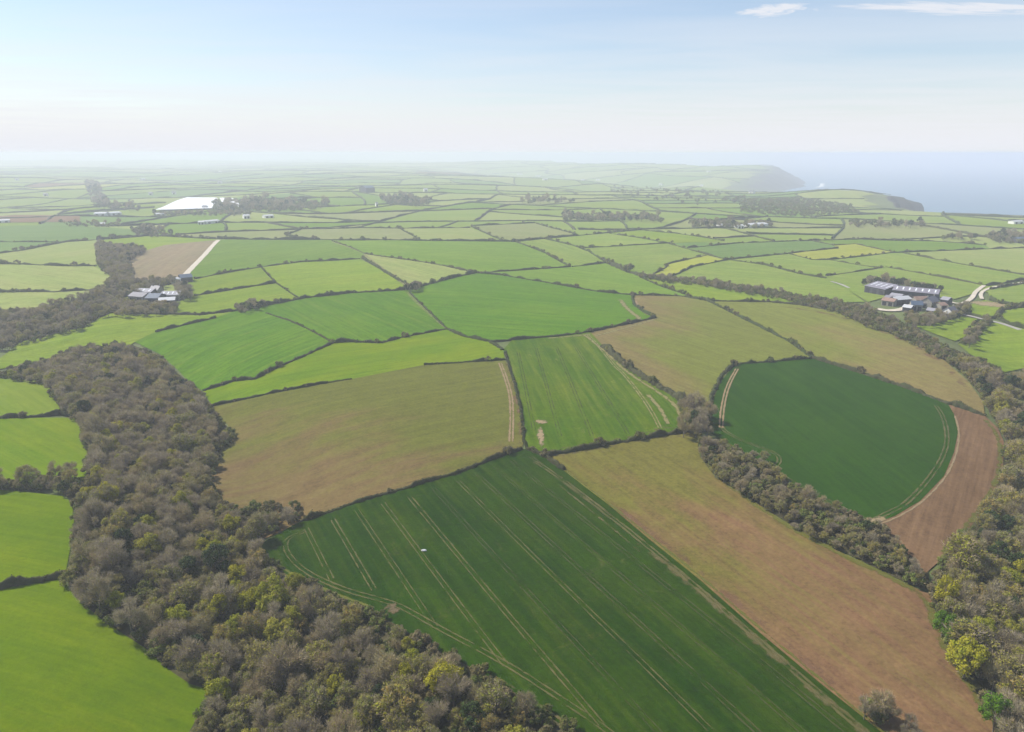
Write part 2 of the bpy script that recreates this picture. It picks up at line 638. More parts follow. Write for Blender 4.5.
def fld(key, phrase, label, cols, rowdir, outline, **opt):
    F[key] = dict(phrase=phrase, label=label, cols=cols, row=rowdir, outline=outline, opt=opt)


fld('L1', 'vivid corner meadow', 'vivid green meadow filling the lower left corner', BRIGHT, ((0, 640), (160, 690)),
    [(-140, 605), (0, 588), (63, 579), (75, 597), (100, 618), (120, 632), (145, 648), (172, 672), (190, 684), (212, 690),
     (205, 702), (195, 722), (180, 750), (165, 800), (-140, 800)], streak=.4, fine=.16)
fld('L2', 'vivid upper meadow', 'vivid green meadow above the corner meadow at left edge', BRIGHT, ((0, 520), (70, 530)),
    [(-140, 482), (0, 490), (35, 493), (62, 496), (72, 502), (74, 520), (72, 540), (65, 576), (30, 582), (0, 587), (-140, 602)], streak=.3, fine=.16)
fld('L3', 'mottled lime meadow', 'mottled lime meadow at left edge between two hedges', LIME_NEAR, ((0, 430), (80, 470)),
    [(-140, 420), (0, 419), (30, 418), (75, 418), (81, 430), (88, 455), (86, 476), (55, 482), (30, 487), (0, 486), (-140, 480)], fine=.16, streak=.5)
fld('L4', 'small rounded pasture', 'small rounded pale green pasture at left edge of the wood', LIME, ((0, 380), (50, 410)),
    [(-140, 376), (0, 377), (40, 380), (49, 387), (54, 399), (62, 412), (30, 416), (0, 417), (-140, 419)], fine=.16)
fld('L5', 'curved pasture below farmstead', 'curved pale pasture between the farmstead and the wood', LIME, ((40, 340), (200, 318)),
    [(-20, 372), (0, 358), (20, 342), (82, 327), (112, 313), (150, 314), (200, 315), (235, 311), (215, 318), (185, 325), (155, 332),
     (135, 342), (125, 348), (90, 348), (62, 352), (50, 360), (20, 366)])
fld('G1', 'striped green field by wood', 'striped dark green crop field touching the top of the wood', MID, ((150, 345), (262, 308)),
    [(135, 342), (155, 332), (185, 325), (215, 318), (235, 311), (262, 306), (266, 313), (290, 321), (310, 330), (333, 343), (300, 358), (270, 371),
     (256, 379), (235, 381), (203, 391), (190, 383), (178, 370), (160, 354)], stripe=.5, stripe_w=22)
fld('G2', 'striped middle green field', 'striped mid green crop field under the long bent hedge', MID, ((300, 300), (385, 343)),
    [(262, 306), (305, 298), (350, 293), (405, 290), (425, 308), (447, 329), (400, 338), (382, 343), (345, 342), (333, 343), (310, 330), (290, 321), (266, 313)],
    stripe=.55, stripe_w=22)
fld('G3', 'long lime pasture', 'long lime green pasture above the big brown field', LIME_NEAR, ((220, 395), (480, 345)),
    [(203, 391), (235, 381), (256, 379), (270, 371), (300, 358), (333, 343), (345, 342), (382, 343), (400, 338), (447, 329), (462, 336), (490, 342), (503, 350),
     (505, 360), (470, 362), (424, 365), (352, 379), (300, 388), (256, 397), (213, 406), (207, 398)], fine=.2)
fld('B1', 'big brown sown field', 'big brown sown field with faint green sheen beside the wood', BROWNG, ((230, 450), (500, 385)),
    [(213, 406), (256, 397), (300, 388), (352, 379), (424, 365), (505, 360), (515, 385), (521, 410), (524, 440), (522, 449), (500, 456), (455, 474), (400, 490), (340, 508),
     (300, 522), (262, 540), (235, 512), (222, 500), (212, 480), (211, 460), (219, 450), (230, 437), (228, 425), (217, 416)], streak=.6, blotch=40, row=4, olive=((250, 500), (400, 385)), lo=.32, hi=.60)
fld('G4', 'wide bright green field', 'wide bright green crop field with fine rows, centre of the scene', MID, ((430, 300), (640, 315)),
    [(405, 290), (452, 278), (475, 273), (500, 275), (530, 280), (560, 285), (600, 292), (632, 295), (634, 305), (645, 313), (655, 318), (632, 323), (590, 332), (560, 336),
     (512, 340), (490, 341), (462, 336), (447, 329), (425, 308)], stripe=.35, stripe_w=20, streak=.3)
fld('B2', 'pointed tan field', 'tan and green sown field narrowing to a point by the copse', BROWNM, ((640, 310), (790, 350)),
    [(632, 295), (680, 296), (708, 301), (730, 312), (760, 327), (790, 342), (812, 358), (770, 362), (735, 364), (722, 375), (712, 395), (708, 412), (700, 414), (690, 408),
     (675, 396), (650, 382), (625, 366), (604, 347), (588, 333), (632, 323), (655, 318), (645, 313), (634, 305)], streak=.5, blotch=50, olive=((610, 335), (740, 345)), lo=.32, hi=.60)
fld('G5', 'green field with sandy patch', 'green crop field with a bare sandy patch near its corner', SANDY, ((520, 350), (560, 440)),
    [(503, 350), (512, 340), (560, 336), (590, 332), (604, 347), (625, 366), (650, 382), (675, 396), (690, 408), (684, 432), (640, 439), (600, 446), (545, 456), (527, 449), (524, 440),
     (521, 410), (515, 385), (508, 362)], streak=.5, soil=(0.24, 0.20, 0.07), soil_amt=.35)
fld('D1', 'dark foreground crop', 'large dark green crop field with pale wheel lines in foreground', DARK, ((512, 577), (658, 732)),
    [(262, 543), (300, 521), (340, 508), (400, 490), (455, 474), (500, 456), (522, 449), (527, 449), (545, 457), (563, 470), (610, 506), (650, 540), (700, 580), (760, 633), (820, 683), (870, 723),
     (905, 752), (960, 800), (660, 810), (600, 752), (560, 724), (520, 697), (480, 672), (430, 646), (395, 624), (370, 611), (330, 596), (290, 577), (254, 549)],
    streak=.5, row=2.6, fine=.34, soil=(0.085, 0.085, 0.025), soil_amt=.4)
fld('B3', 'long brown sloping field', 'long brown sown field beside the dark foreground crop', BROWN, ((600, 460), (960, 720)),
    [(545, 457), (600, 446), (640, 439), (684, 432), (702, 433), (698, 445), (700, 457), (715, 477), (740, 493), (770, 512), (800, 532), (850, 557), (890, 577), (915, 588), (930, 594), (933, 605),
     (940, 630), (955, 660), (975, 690), (992, 720), (998, 745), (1010, 810), (965, 805), (905, 752), (870, 723), (820, 683), (760, 633), (700, 580), (650, 540), (610, 506), (563, 470)],
    streak=.7, blotch=30, row=2.6, fine=.34, olive=((880, 660), (620, 455)))
fld('D2', 'dark rounded crop', 'dark green crop field with rounded end and pale border track', DEEP, ((740, 380), (900, 500)),
    [(722, 375), (735, 364), (770, 362), (812, 358), (850, 370), (900, 386), (948, 404), (956, 418), (958, 432), (954, 452), (944, 476), (920, 501), (895, 516), (876, 523), (850, 514),
     (810, 496), (780, 478), (764, 462), (735, 448), (712, 434), (708, 412), (712, 395)], streak=.3, row=2.5, fine=.2)
fld('R1', 'ploughed red strip', 'ploughed red brown strip curving round the dark crop', SOIL, ((960, 430), (920, 560)),
    [(948, 404), (985, 416), (998, 428), (1004, 442), (1003, 472), (990, 502), (968, 530), (945, 556), (926, 573), (905, 556), (890, 541), (876, 523), (895, 516), (920, 501), (944, 476), (954, 452),
     (958, 432), (956, 418)], streak=.5, row=1.5, blotch=20)
fld('B4', 'long olive field by farm', 'long olive brown field running below the farm tree belt', BROWNM, ((720, 305), (960, 390)),
    [(708, 301), (768, 302), (800, 305), (840, 312), (880, 327), (915, 343), (945, 361), (968, 381), (983, 402), (985, 416), (950, 405), (900, 386), (850, 370), (812, 358), (790, 342), (760, 327), (730, 312)],
    streak=.6, blotch=60, olive=((950, 390), (780, 315)))
fld('M1', 'bent green strip', 'bent green pasture strip above the wide bright field', MID_FAR, ((490, 273), (640, 290)),
    [(475, 273), (512, 271), (540, 269), (570, 267), (605, 263), (640, 276), (660, 286), (690, 296), (680, 296), (632, 295), (600, 292), (560, 285), (530, 280), (500, 275)], streak=.3)
fld('M2', 'lime strip under tree belt', 'lime pasture strip running under the long tree belt', LIME, ((660, 280), (830, 305)),
    [(640, 276), (700, 283), (768, 292), (830, 302), (845, 311), (840, 312), (800, 305), (768, 302), (708, 301), (690, 296), (660, 286)])
fld('m1', 'pale triangle field', 'pale triangular field between two green crops', PALE, ((370, 255), (450, 275)),
    [(366, 254), (400, 259), (440, 265), (472, 272), (452, 278), (412, 288), (385, 272), (363, 258)])
fld('m2', 'plain lime field', 'plain lime green field left of the pale triangle', LIME, ((270, 275), (390, 265)),
    [(262, 267), (300, 262), (360, 259), (385, 272), (410, 289), (350, 293), (298, 298), (276, 283)])
fld('m3', 'green field beside track', 'green field beside the straight pale farm track', MID_FAR, ((200, 270), (340, 245)),
    [(220, 240), (256, 240), (320, 240), (332, 241), (366, 254), (360, 259), (300, 262), (262, 267), (225, 273), (195, 279), (183, 280)])
fld('m4', 'two tone green field', 'broad two tone green field under the long far hedge', MID_FAR, ((340, 243), (540, 255)),
    [(332, 241), (420, 241), (516, 242), (545, 253), (570, 267), (540, 269), (512, 271), (472, 272), (440, 265), (400, 259), (366, 254)])
fld('m5', 'thin stubble field', 'thin buff field beyond the long far hedge', BUFF, ((290, 232), (410, 232)),
    [(286, 235), (302, 229), (360, 228), (400, 228), (420, 240), (340, 239), (300, 239)])
fld('m6', 'thin olive field', 'thin olive field beyond the long hedge beside the buff one', PALE, ((400, 229), (490, 235)),
    [(400, 228), (470, 228), (502, 241), (420, 240)])
fld('n1', 'far tan field', 'far tan field narrowing to the right', BUFF, ((480, 227), (560, 232)),
    [(472, 226), (535, 223), (560, 230), (574, 234), (545, 238), (516, 241), (502, 240)])
fld('n2', 'slanting green field', 'slanting green field crossing the middle distance', PASTURE, ((525, 243), (590, 265)),
    [(516, 241), (545, 239), (575, 246), (590, 252), (605, 262), (570, 267), (545, 253)])
fld('n3', 'narrow upper pasture', 'narrow pasture above the broad middle pasture', PASTURE, ((560, 240), (660, 242)),
    [(545, 239), (608, 233), (640, 238), (672, 243), (640, 245), (582, 248), (575, 246)])
fld('n4', 'broad middle pasture', 'broad pasture left of the small yellow field', PASTURE, ((590, 255), (690, 250)),
    [(582, 248), (640, 245), (672, 243), (705, 254), (668, 264), (665, 268), (652, 275), (640, 276), (605, 262), (590, 252)])
fld('y1', 'small yellow field', 'small yellow field curving beside a hedge', YELLOW, ((660, 272), (720, 260)),
    [(652, 275), (668, 264), (706, 255.5), (727, 260), (692, 267), (673, 276)])
fld('n5', 'upper lime strip', 'bright lime strip beyond the broad pasture', LIME, ((620, 235), (700, 242)),
    [(610, 233), (640, 230), (680, 234), (724, 241), (672, 243), (640, 238)])
fld('n6', 'big pasture above tree belt', 'big pasture sloping down to the long tree belt', PASTURE, ((690, 275), (810, 285)),
    [(673, 276), (692, 267), (727, 260), (765, 265), (800, 274), (826, 279), (848, 290), (865, 302), (830, 302), (768, 292), (700, 283)])
fld('n7', 'lens shaped green field', 'lens shaped green field right of the small yellow field', PASTURE, ((740, 260), (820, 265)),
    [(727, 260), (765, 256), (790, 254), (812, 260), (830, 260), (872, 267), (880, 268), (826, 277), (800, 274), (765, 265)])
fld('t1', 'long teal field', 'long blue green field beyond the small yellow field', TEAL, ((700, 250), (820, 245)),
    [(688, 248), (740, 243), (800, 241), (812, 241), (832, 245), (838, 248), (800, 252), (765, 256), (727, 260), (705, 254)])
fld('y2', 'notched yellow field', 'notched yellow field in the right middle distance', YELLOW, ((800, 255), (880, 250)),
    [(790, 254), (807, 251.3), (838, 248.5), (834, 245.6), (855, 244), (880, 249.5), (894, 252.5), (830, 259.5), (813, 259.5)])
fld('o1', 'smooth green field by coast', 'smooth green field behind the notched yellow field', MID_FAR, ((830, 242), (980, 246)),
    [(812, 241), (860, 239.5), (930, 241), (985, 245), (991, 249), (894, 252.5), (880, 249.5), (855, 244), (834, 245)])
fld('o2', 'long pasture behind farm', 'long pasture rising behind the farm barns', PASTURE, ((840, 258), (1010, 282)),
    [(830, 260), (892, 253), (903, 253), (960, 264), (1024, 275), (1120, 288), (1120, 274), (1024, 281), (982, 285), (930, 275), (886, 267), (872, 267)])
fld('o3', 'pasture around barns', 'pasture wrapping round the two big barns', PASTURE, ((840, 280), (960, 292)),
    [(826, 277), (880, 268), (886, 267), (930, 275), (982, 285), (972, 294), (955, 299), (938, 297), (890, 296), (868, 302), (848, 290)])
fld('o4', 'right edge pale pasture', 'pale pasture at right edge below the coast fields', PALE, ((910, 252), (1020, 262)),
    [(903, 253), (991, 249), (1024, 248), (1120, 247), (1120, 288), (1024, 275), (960, 264)])
fld('p1', 'bare patch paddock', 'small paddock with pale bare soil beside the farm lane', LIME, ((970, 310), (1000, 305)),
    [(966, 306), (985, 300), (1000, 303.5), (1012, 306), (1001, 311), (997, 317), (982, 318), (966, 314)])
fld('p2', 'paddock in lane bend', 'green paddock inside the bend of the farm lane', PASTURE, ((990, 295), (1024, 295)),
    [(988, 292), (1000, 287.5), (1024, 284), (1120, 280), (1120, 307), (1024, 306.5), (1000, 303), (990, 298)])
fld('p3', 'dark hedged paddock', 'small paddock enclosed by a dark curved hedge', LIME, ((1000, 318), (1024, 315)),
    [(997, 318), (1001, 311), (1012, 308), (1024, 308), (1120, 308), (1120, 335), (1024, 328), (1012, 325)])
fld('p4', 'wedge paddock below farm', 'wedge shaped lime paddock just below the farm', LIME, ((925, 328), (975, 322)),
    [(915, 326), (935, 323), (960, 316), (978, 319), (985, 322), (972, 329), (966, 336), (955, 341), (935, 334)])
fld('p5', 'lime pasture at right edge', 'big lime pasture at right edge above the wood', LIME, ((965, 345), (1020, 350)),
    [(958, 344), (972, 339), (977, 331), (990, 321), (1012, 326), (1024, 329), (1120, 340), (1120, 372), (1024, 368), (1005, 372), (988, 364), (970, 354)])
fld('q1', 'long teal field at left', 'long blue green field at left edge below the pink soil', TEAL, ((0, 235), (130, 233)),
    [(-90, 227), (0, 226), (78, 226), (133, 229), (145, 234), (149, 236), (97, 240), (66, 242), (0, 242), (-90, 243)])
fld('q2', 'teal wedge', 'narrow blue green wedge at left edge', TEAL, ((0, 247), (50, 244)),
    [(-90, 243), (0, 242), (66, 242), (25, 250), (0, 253), (-90, 262)])
fld('q3', 'mown patchy field', 'mown patchy lime field beside the wooded stream', PALE, ((0, 260), (90, 248)),
    [(-90, 262), (0, 253), (25, 250), (66, 242), (97, 240), (98, 264), (93, 266), (60, 266), (0, 264), (-90, 262.5)])
fld('q4', 'pale rounded field', 'pale rounded field ending at the wooded stream', PALE, ((0, 270), (100, 285)),
    [(-90, 264), (0, 264), (60, 266), (93, 266), (105, 272), (113, 279), (109, 287), (98, 291), (90, 290), (55, 292), (0, 292), (-90, 292)])
fld('q5', 'low pale field', 'low pale field along the tree belt at left edge', PALE, ((0, 300), (80, 296)),
    [(-90, 292), (0, 292), (55, 292), (90, 290), (98, 291), (86, 299), (64, 307), (30, 313), (0, 315), (-90, 318)])
fld('q6', 'brown field beside track', 'brown ploughed field left of the straight farm track', TAN, ((150, 280), (210, 245)),
    [(141, 252), (165, 245), (217, 240), (180, 280), (150, 284), (129, 283), (132, 274), (128, 263)], streak=.4)
fld('q7', 'lime strip beyond brown field', 'lime strip beyond the brown ploughed field', LIME, ((110, 243), (210, 240)),
    [(97, 240), (149, 236), (218, 239.5), (210, 241), (165, 245), (141, 252), (115, 246), (100, 247)])
fld('q8', 'lime field by dark barn', 'lime field right of the small dark barn', LIME, ((190, 290), (270, 275)),
    [(184, 284), (195, 279), (225, 273), (262, 267), (276, 283), (256, 286), (194, 296), (186, 292)])
fld('q9', 'lime field by farmstead', 'lime field just right of the left farmstead', LIME, ((180, 308), (290, 292)),
    [(175, 306), (186, 297), (194, 296), (256, 286), (276, 283), (298, 298), (262, 306), (235, 311), (200, 315), (178, 314)])


SHEETS = [[(155, 211.3), (187, 198.5), (217, 199), (224, 209.3), (200, 210)], [(219.5, 199), (233, 199.5), (245, 209), (226, 209.4)]]
EXCLUDE = [unproject(q)[:, :2] for q in SHEETS]


def in_fields(x, y, skip=()):
    c = np.zeros(np.shape(x), bool)
    for q in EXCLUDE:
        c |= in_poly(x, y, q)
    for k, f in F.items():
        if k not in skip:
            c |= in_poly(x, y, f['world'])
    return c


def drape_polygon(poly, step, dz, keep=None):
    """triangulated sheet following the terrain inside a closed outline"""
    b = resample(poly, step, closed=True)
    lo, hi = b.min(0), b.max(0)
    gx, gy = np.meshgrid(np.arange(lo[0] + step / 2, hi[0], step), np.arange(lo[1] + step / 2, hi[1], step))
    g = np.stack([gx.ravel(), gy.ravel()], 1)
    g += RNG.uniform(-.2, .2, g.shape) * step
    g = g[in_poly(g[:, 0], g[:, 1], b)] if len(g) else g
    vs = [Vector(p - lo) for p in np.vstack([b, g])]
    res = delaunay_2d_cdt(vs, [], [list(range(len(b)))], 1, 1e-4)
    v = np.array([(p[0], p[1]) for p in res[0]]) + lo
    fc = [f for f in res[2]]
    if keep is not None:
        ok = keep(v[:, 0], v[:, 1])
        fc = [f for f in fc if ok[list(f)].all()]
        if not fc:
            return None, None
        used = sorted({i for f in fc for i in f})
        mp = {u: k for k, u in enumerate(used)}
        v = v[used]
        fc = [[mp[i] for i in f] for f in fc]
    z = hgt(v[:, 0], v[:, 1]) + dz
    V = np.column_stack([v, z])
    out = []
    for f in fc:
        p = V[list(f)]
        nz = (p[1, 0] - p[0, 0]) * (p[2, 1] - p[0, 1]) - (p[1, 1] - p[0, 1]) * (p[2, 0] - p[0, 0])
        out.append(f if nz > 0 else f[::-1])
    return V, out


for k, f in F.items():
    w3 = unproject(f['outline'])
    f['world'] = w3[:, :2]
    f['r'] = float(np.hypot(*w3[:, :2].mean(0)))

for i, (k, f) in enumerate(F.items()):
    step = min(40.0, max(9.0, f['r'] * 0.022))
    V, fc = drape_polygon(f['world'], step, 0.03 + 0.012 * (i % 5))
    V, c = centred(V)
    a, b, s = f['cols']
    jit = random.uniform(.93, 1.07)
    a, b, s = (tuple(x * jit for x in q) for q in (a, b, s))
    opt = dict(f['opt'])
    if f['r'] > 450:
        opt.setdefault('blotch', 45.0)
    if 'olive' in opt:
        # photo pixels: from the browner end to the greener end
        p_, q_ = unproject(opt.pop('olive'))[:, :2]
        dv = q_ - p_
        ln = float(np.linalg.norm(dv))
        dv = dv / ln
        mid_ = (p_ + q_) / 2 - np.array(c[:2])
        opt['grad'] = (float(dv[0]), float(dv[1]), float(-(mid_ @ dv) * 2 / ln), 2 / ln)
    mat = field_mat('field_' + k, a, b, s, row_angle(*f['row']), **opt)
    f['obj'] = tag(obj('field', mesh_np('field', V, fc, True), mat, loc=c), f['label'], 'field', 'fields', 'structure')

# ------------------------------------------------------------------ far fields: the farmland goes on beyond the outlined fields
FAR_SETS = [PASTURE, PASTURE, PALE, LIME, MID_FAR, TEAL, MID_FAR, BUFF, PASTURE, PALE]
FAR_MATS = []
for i, cs in enumerate(FAR_SETS + [SOIL, YELLOW]):
    FAR_MATS.append(field_mat('far_field_%d' % i, cs[0], cs[1], cs[2], i * 0.7, blotch=90, row=14, streak=.4, fine=.15))

FAR_WOODS = []          # outlines in photo pixels of distant woods
far_cells, far_lines = [], []


def split_cell(poly, depth=0):
    c = poly.mean(0)
    r = math.hypot(*c)
    area = 0.5 * abs(np.dot(poly[:, 0], np.roll(poly[:, 1], 1)) - np.dot(poly[:, 1], np.roll(poly[:, 0], 1)))
    target = 12000 + (0.104 * r) ** 2
    if area < target * random.uniform(.75, 1.6) or depth > 16:
        far_cells.append(poly)
        return
    q = poly - c
    cov = q.T @ q
    ev, vec = np.linalg.eigh(cov)
    ax = vec[:, 1]
    th = math.atan2(ax[1], ax[0]) + random.uniform(-.38, .38)
    n = np.array([math.cos(th), math.sin(th)])
    pr = poly @ n
    s = pr.min() + (pr.max() - pr.min()) * random.uniform(.36, .64)
    A, B, cut = [], [], []
    for i in range(len(poly)):
        p, p2 = poly[i], poly[(i + 1) % len(poly)]
        d, d2 = p @ n - s, p2 @ n - s
        (A if d <= 0 else B).append(p)
        if (d <= 0) != (d2 <= 0):
            x = p + (p2 - p) * (d / (d - d2))
            A.append(x)
            B.append(x)
            cut.append(x)
    if len(cut) == 2 and len(A) > 2 and len(B) > 2:
        far_lines.append((cut[0], cut[1]))
        split_cell(np.array(A), depth + 1)
        split_cell(np.array(B), depth + 1)
    else:
        far_cells.append(poly)


for y0, y1 in ((640, 2200), (2200, 5000), (5000, 10500)):
    root = np.array([(-.86 * y0, y0), (.86 * y0, y0), (.86 * y1, y1), (-.86 * y1, y1)], float)
    split_cell(root)
    far_lines.append((root[3], root[2]))


def warp(p):
    p = np.asarray(p, float)
    x, y = p[:, 0], p[:, 1]
    a = 5 + 0.004 * np.hypot(x, y)
    return np.stack([x + a * (np.sin(y / 97 + 1) + np.sin(x / 173 + y / 211)), y + a * (np.sin(x / 83 + 2) + np.sin(y / 191 - x / 149))], 1)


def on_land(x, y, marg=70.0):
    return coast_dist(np.asarray(x, float), np.asarray(y, float)) > np.where(np.asarray(y) > 3300, 300.0, marg)


visible_cells = []
for poly in far_cells:
    b = warp(resample(poly, max(40.0, 0.03 * math.hypot(*poly.mean(0))), True))
    c = b.mean(0)
    inside = in_fields(np.append(b[:, 0], c[0]), np.append(b[:, 1], c[1]))
    if inside.all() or not on_land(b[:, 0], b[:, 1]).any():
        continue
    pp = project(np.column_stack([b, hgt(b[:, 0], b[:, 1])]))
    if pp[:, 0].max() < -40 or pp[:, 0].min() > 1064:
        continue
    visible_cells.append((math.hypot(*c), b))
visible_cells.sort(key=lambda t: t[0])
print('far cells', len(visible_cells))
rest_V, rest_F, rest_M, nv = [], [], [], 0
for i, (r, b) in enumerate(visible_cells):
    V, fc = drape_polygon(b, max(22.0, r * 0.028), 0.0, keep=on_land)
    if V is None:
        continue
    mi = random.choices(range(12), [3, 3, 3, 2, 3, 1.6, 2, 1.6, 3, 3, .35, .12])[0]
    V[:, 2] -= 0.12 + 0.00015 * r
    if i < 240:
        V, c = centred(V)
        me = mesh_np('field', V, fc, True)
        o = obj('field', me, FAR_MATS[mi], loc=c)
        side = 'left' if c[0] < -.2 * c[1] else 'right' if c[0] > .2 * c[1] else 'central'
        band = 'middle' if r < 1800 else 'far' if r < 3400 else 'farthest'
        tone = ('green', 'green', 'pale', 'lime', 'green', 'blue green', 'blue green', 'buff', 'green', 'pale', 'bare soil', 'yellow')[mi]
        tag(o, 'hazy %s field in the %s distance, %s part' % (tone, band, side), 'field', 'distant fields', 'structure')
    else:
        rest_V.append(V)
        rest_F += [[q + nv for q in f] for f in fc]
        rest_M += [mi] * len(fc)
        nv += len(V)
if rest_V:
    me = mesh_np('farthest_fields', np.vstack(rest_V), rest_F, True)
    o = obj('distant_fields', me, FAR_MATS)
    me.polygons.foreach_set('material_index', np.array(rest_M, np.int32))
    tag(o, 'patchwork of fields fading into haze towards the horizon', 'field', kind='stuff')

# ------------------------------------------------------------------ hedges
HEDGE = foliage_mat('hedge_leaves', [(0.040, 0.052, 0.018), (0.055, 0.068, 0.02), (0.065, 0.062, 0.028), (0.048, 0.072, 0.022)], .15)
HEDGE_TWIG = foliage_mat('hedge_twigs', [(0.075, 0.062, 0.042), (0.095, 0.08, 0.05), (0.06, 0.06, 0.035)], .1)


def hedge_mesh(xy, width, height, step, seed, leafy=0.0, rag=0.8):
    rg = np.random.default_rng(seed)
    P = resample(xy, step)
    n = len(P)
    T = np.gradient(P, axis=0)
    T /= np.maximum(np.linalg.norm(T, axis=1), 1e-6)[:, None]
    N = np.stack([-T[:, 1], T[:, 0]], 1)
    P = P + N * (rg.normal(0, .18, n) * width)[:, None]
    h = height * (1 + rag * np.interp(np.arange(n), np.arange(0, n + 4, 4), rg.normal(0, 1, len(np.arange(0, n + 4, 4)))).clip(-1.6, 2.2) * .6 + rg.normal(0, .10, n))
    h = np.maximum(h, height * .45)
    wd = width * (1 + rg.normal(0, .18, n)).clip(.6, 1.5)
    prof = [(-.55, -.15), (-.50, .45), (-.30, .88), (.0, 1.0), (.30, .88), (.50, .45), (.55, -.15)]
    m = len(prof)
    V = np.zeros((n, m, 3))
    z0 = hgt(P[:, 0], P[:, 1])
    for k, (a, b) in enumerate(prof):
        off = wd * a * (1 + rg.normal(0, .12, n))
        V[:, k, :2] = P + N * off[:, None] + T * (rg.normal(0, .15, n) * step)[:, None]
        V[:, k, 2] = z0 + h * b * (1 + rg.normal(0, .07, n))
    V = V.reshape(-1, 3)
    i, j = np.meshgrid(np.arange(n - 1), np.arange(m - 1), indexing='ij')
    Q = np.stack([i * m + j, i * m + j + 1, (i + 1) * m + j + 1, (i + 1) * m + j], -1).reshape(-1, 4)
    faces = Q.tolist()
    faces.append(list(range(m)))
    faces.append([(n - 1) * m + k for k in range(m)][::-1])
    mats = [0] * len(faces)
    if leafy > 0:
        cnt = int(leafy * (n - 1) * step)
        idx = rg.integers(0, n - 1, cnt)
        ph = rg.uniform(0, math.pi, cnt)
        rad = rg.uniform(.75, 1.12, cnt)
        cx = P[idx] + (P[idx + 1] - P[idx]) * rg.uniform(0, 1, cnt)[:, None] + N[idx] * (np.cos(ph) * wd[idx] * .52 * rad)[:, None]
        cz = z0[idx] + h[idx] * (np.sin(ph) ** .6) * rad
        C = np.column_stack([cx, cz])
        s = rg.uniform(.14, .34, cnt)[:, None]
        d1 = rg.normal(0, 1, (cnt, 3))
        d2 = rg.normal(0, 1, (cnt, 3))
        d1 /= np.linalg.norm(d1, axis=1)[:, None]
        d2 /= np.linalg.norm(d2, axis=1)[:, None]
        L = np.stack([C - d1 * s, C + d1 * s, C + d2 * s * 1.3], 1).reshape(-1, 3)
        base = len(V)
        V = np.vstack([V, L])
        faces += (np.arange(cnt * 3).reshape(-1, 3) + base).tolist()
        mats += (rg.random(cnt) < .35).astype(int).tolist()
    v, c = centred(V)
    me = mesh_np('hedge', v, faces, True)
    me.materials.append(HEDGE)
    me.materials.append(HEDGE_TWIG)
    me.polygons.foreach_set('material_index', np.array(mats, np.int32))
    return me, c


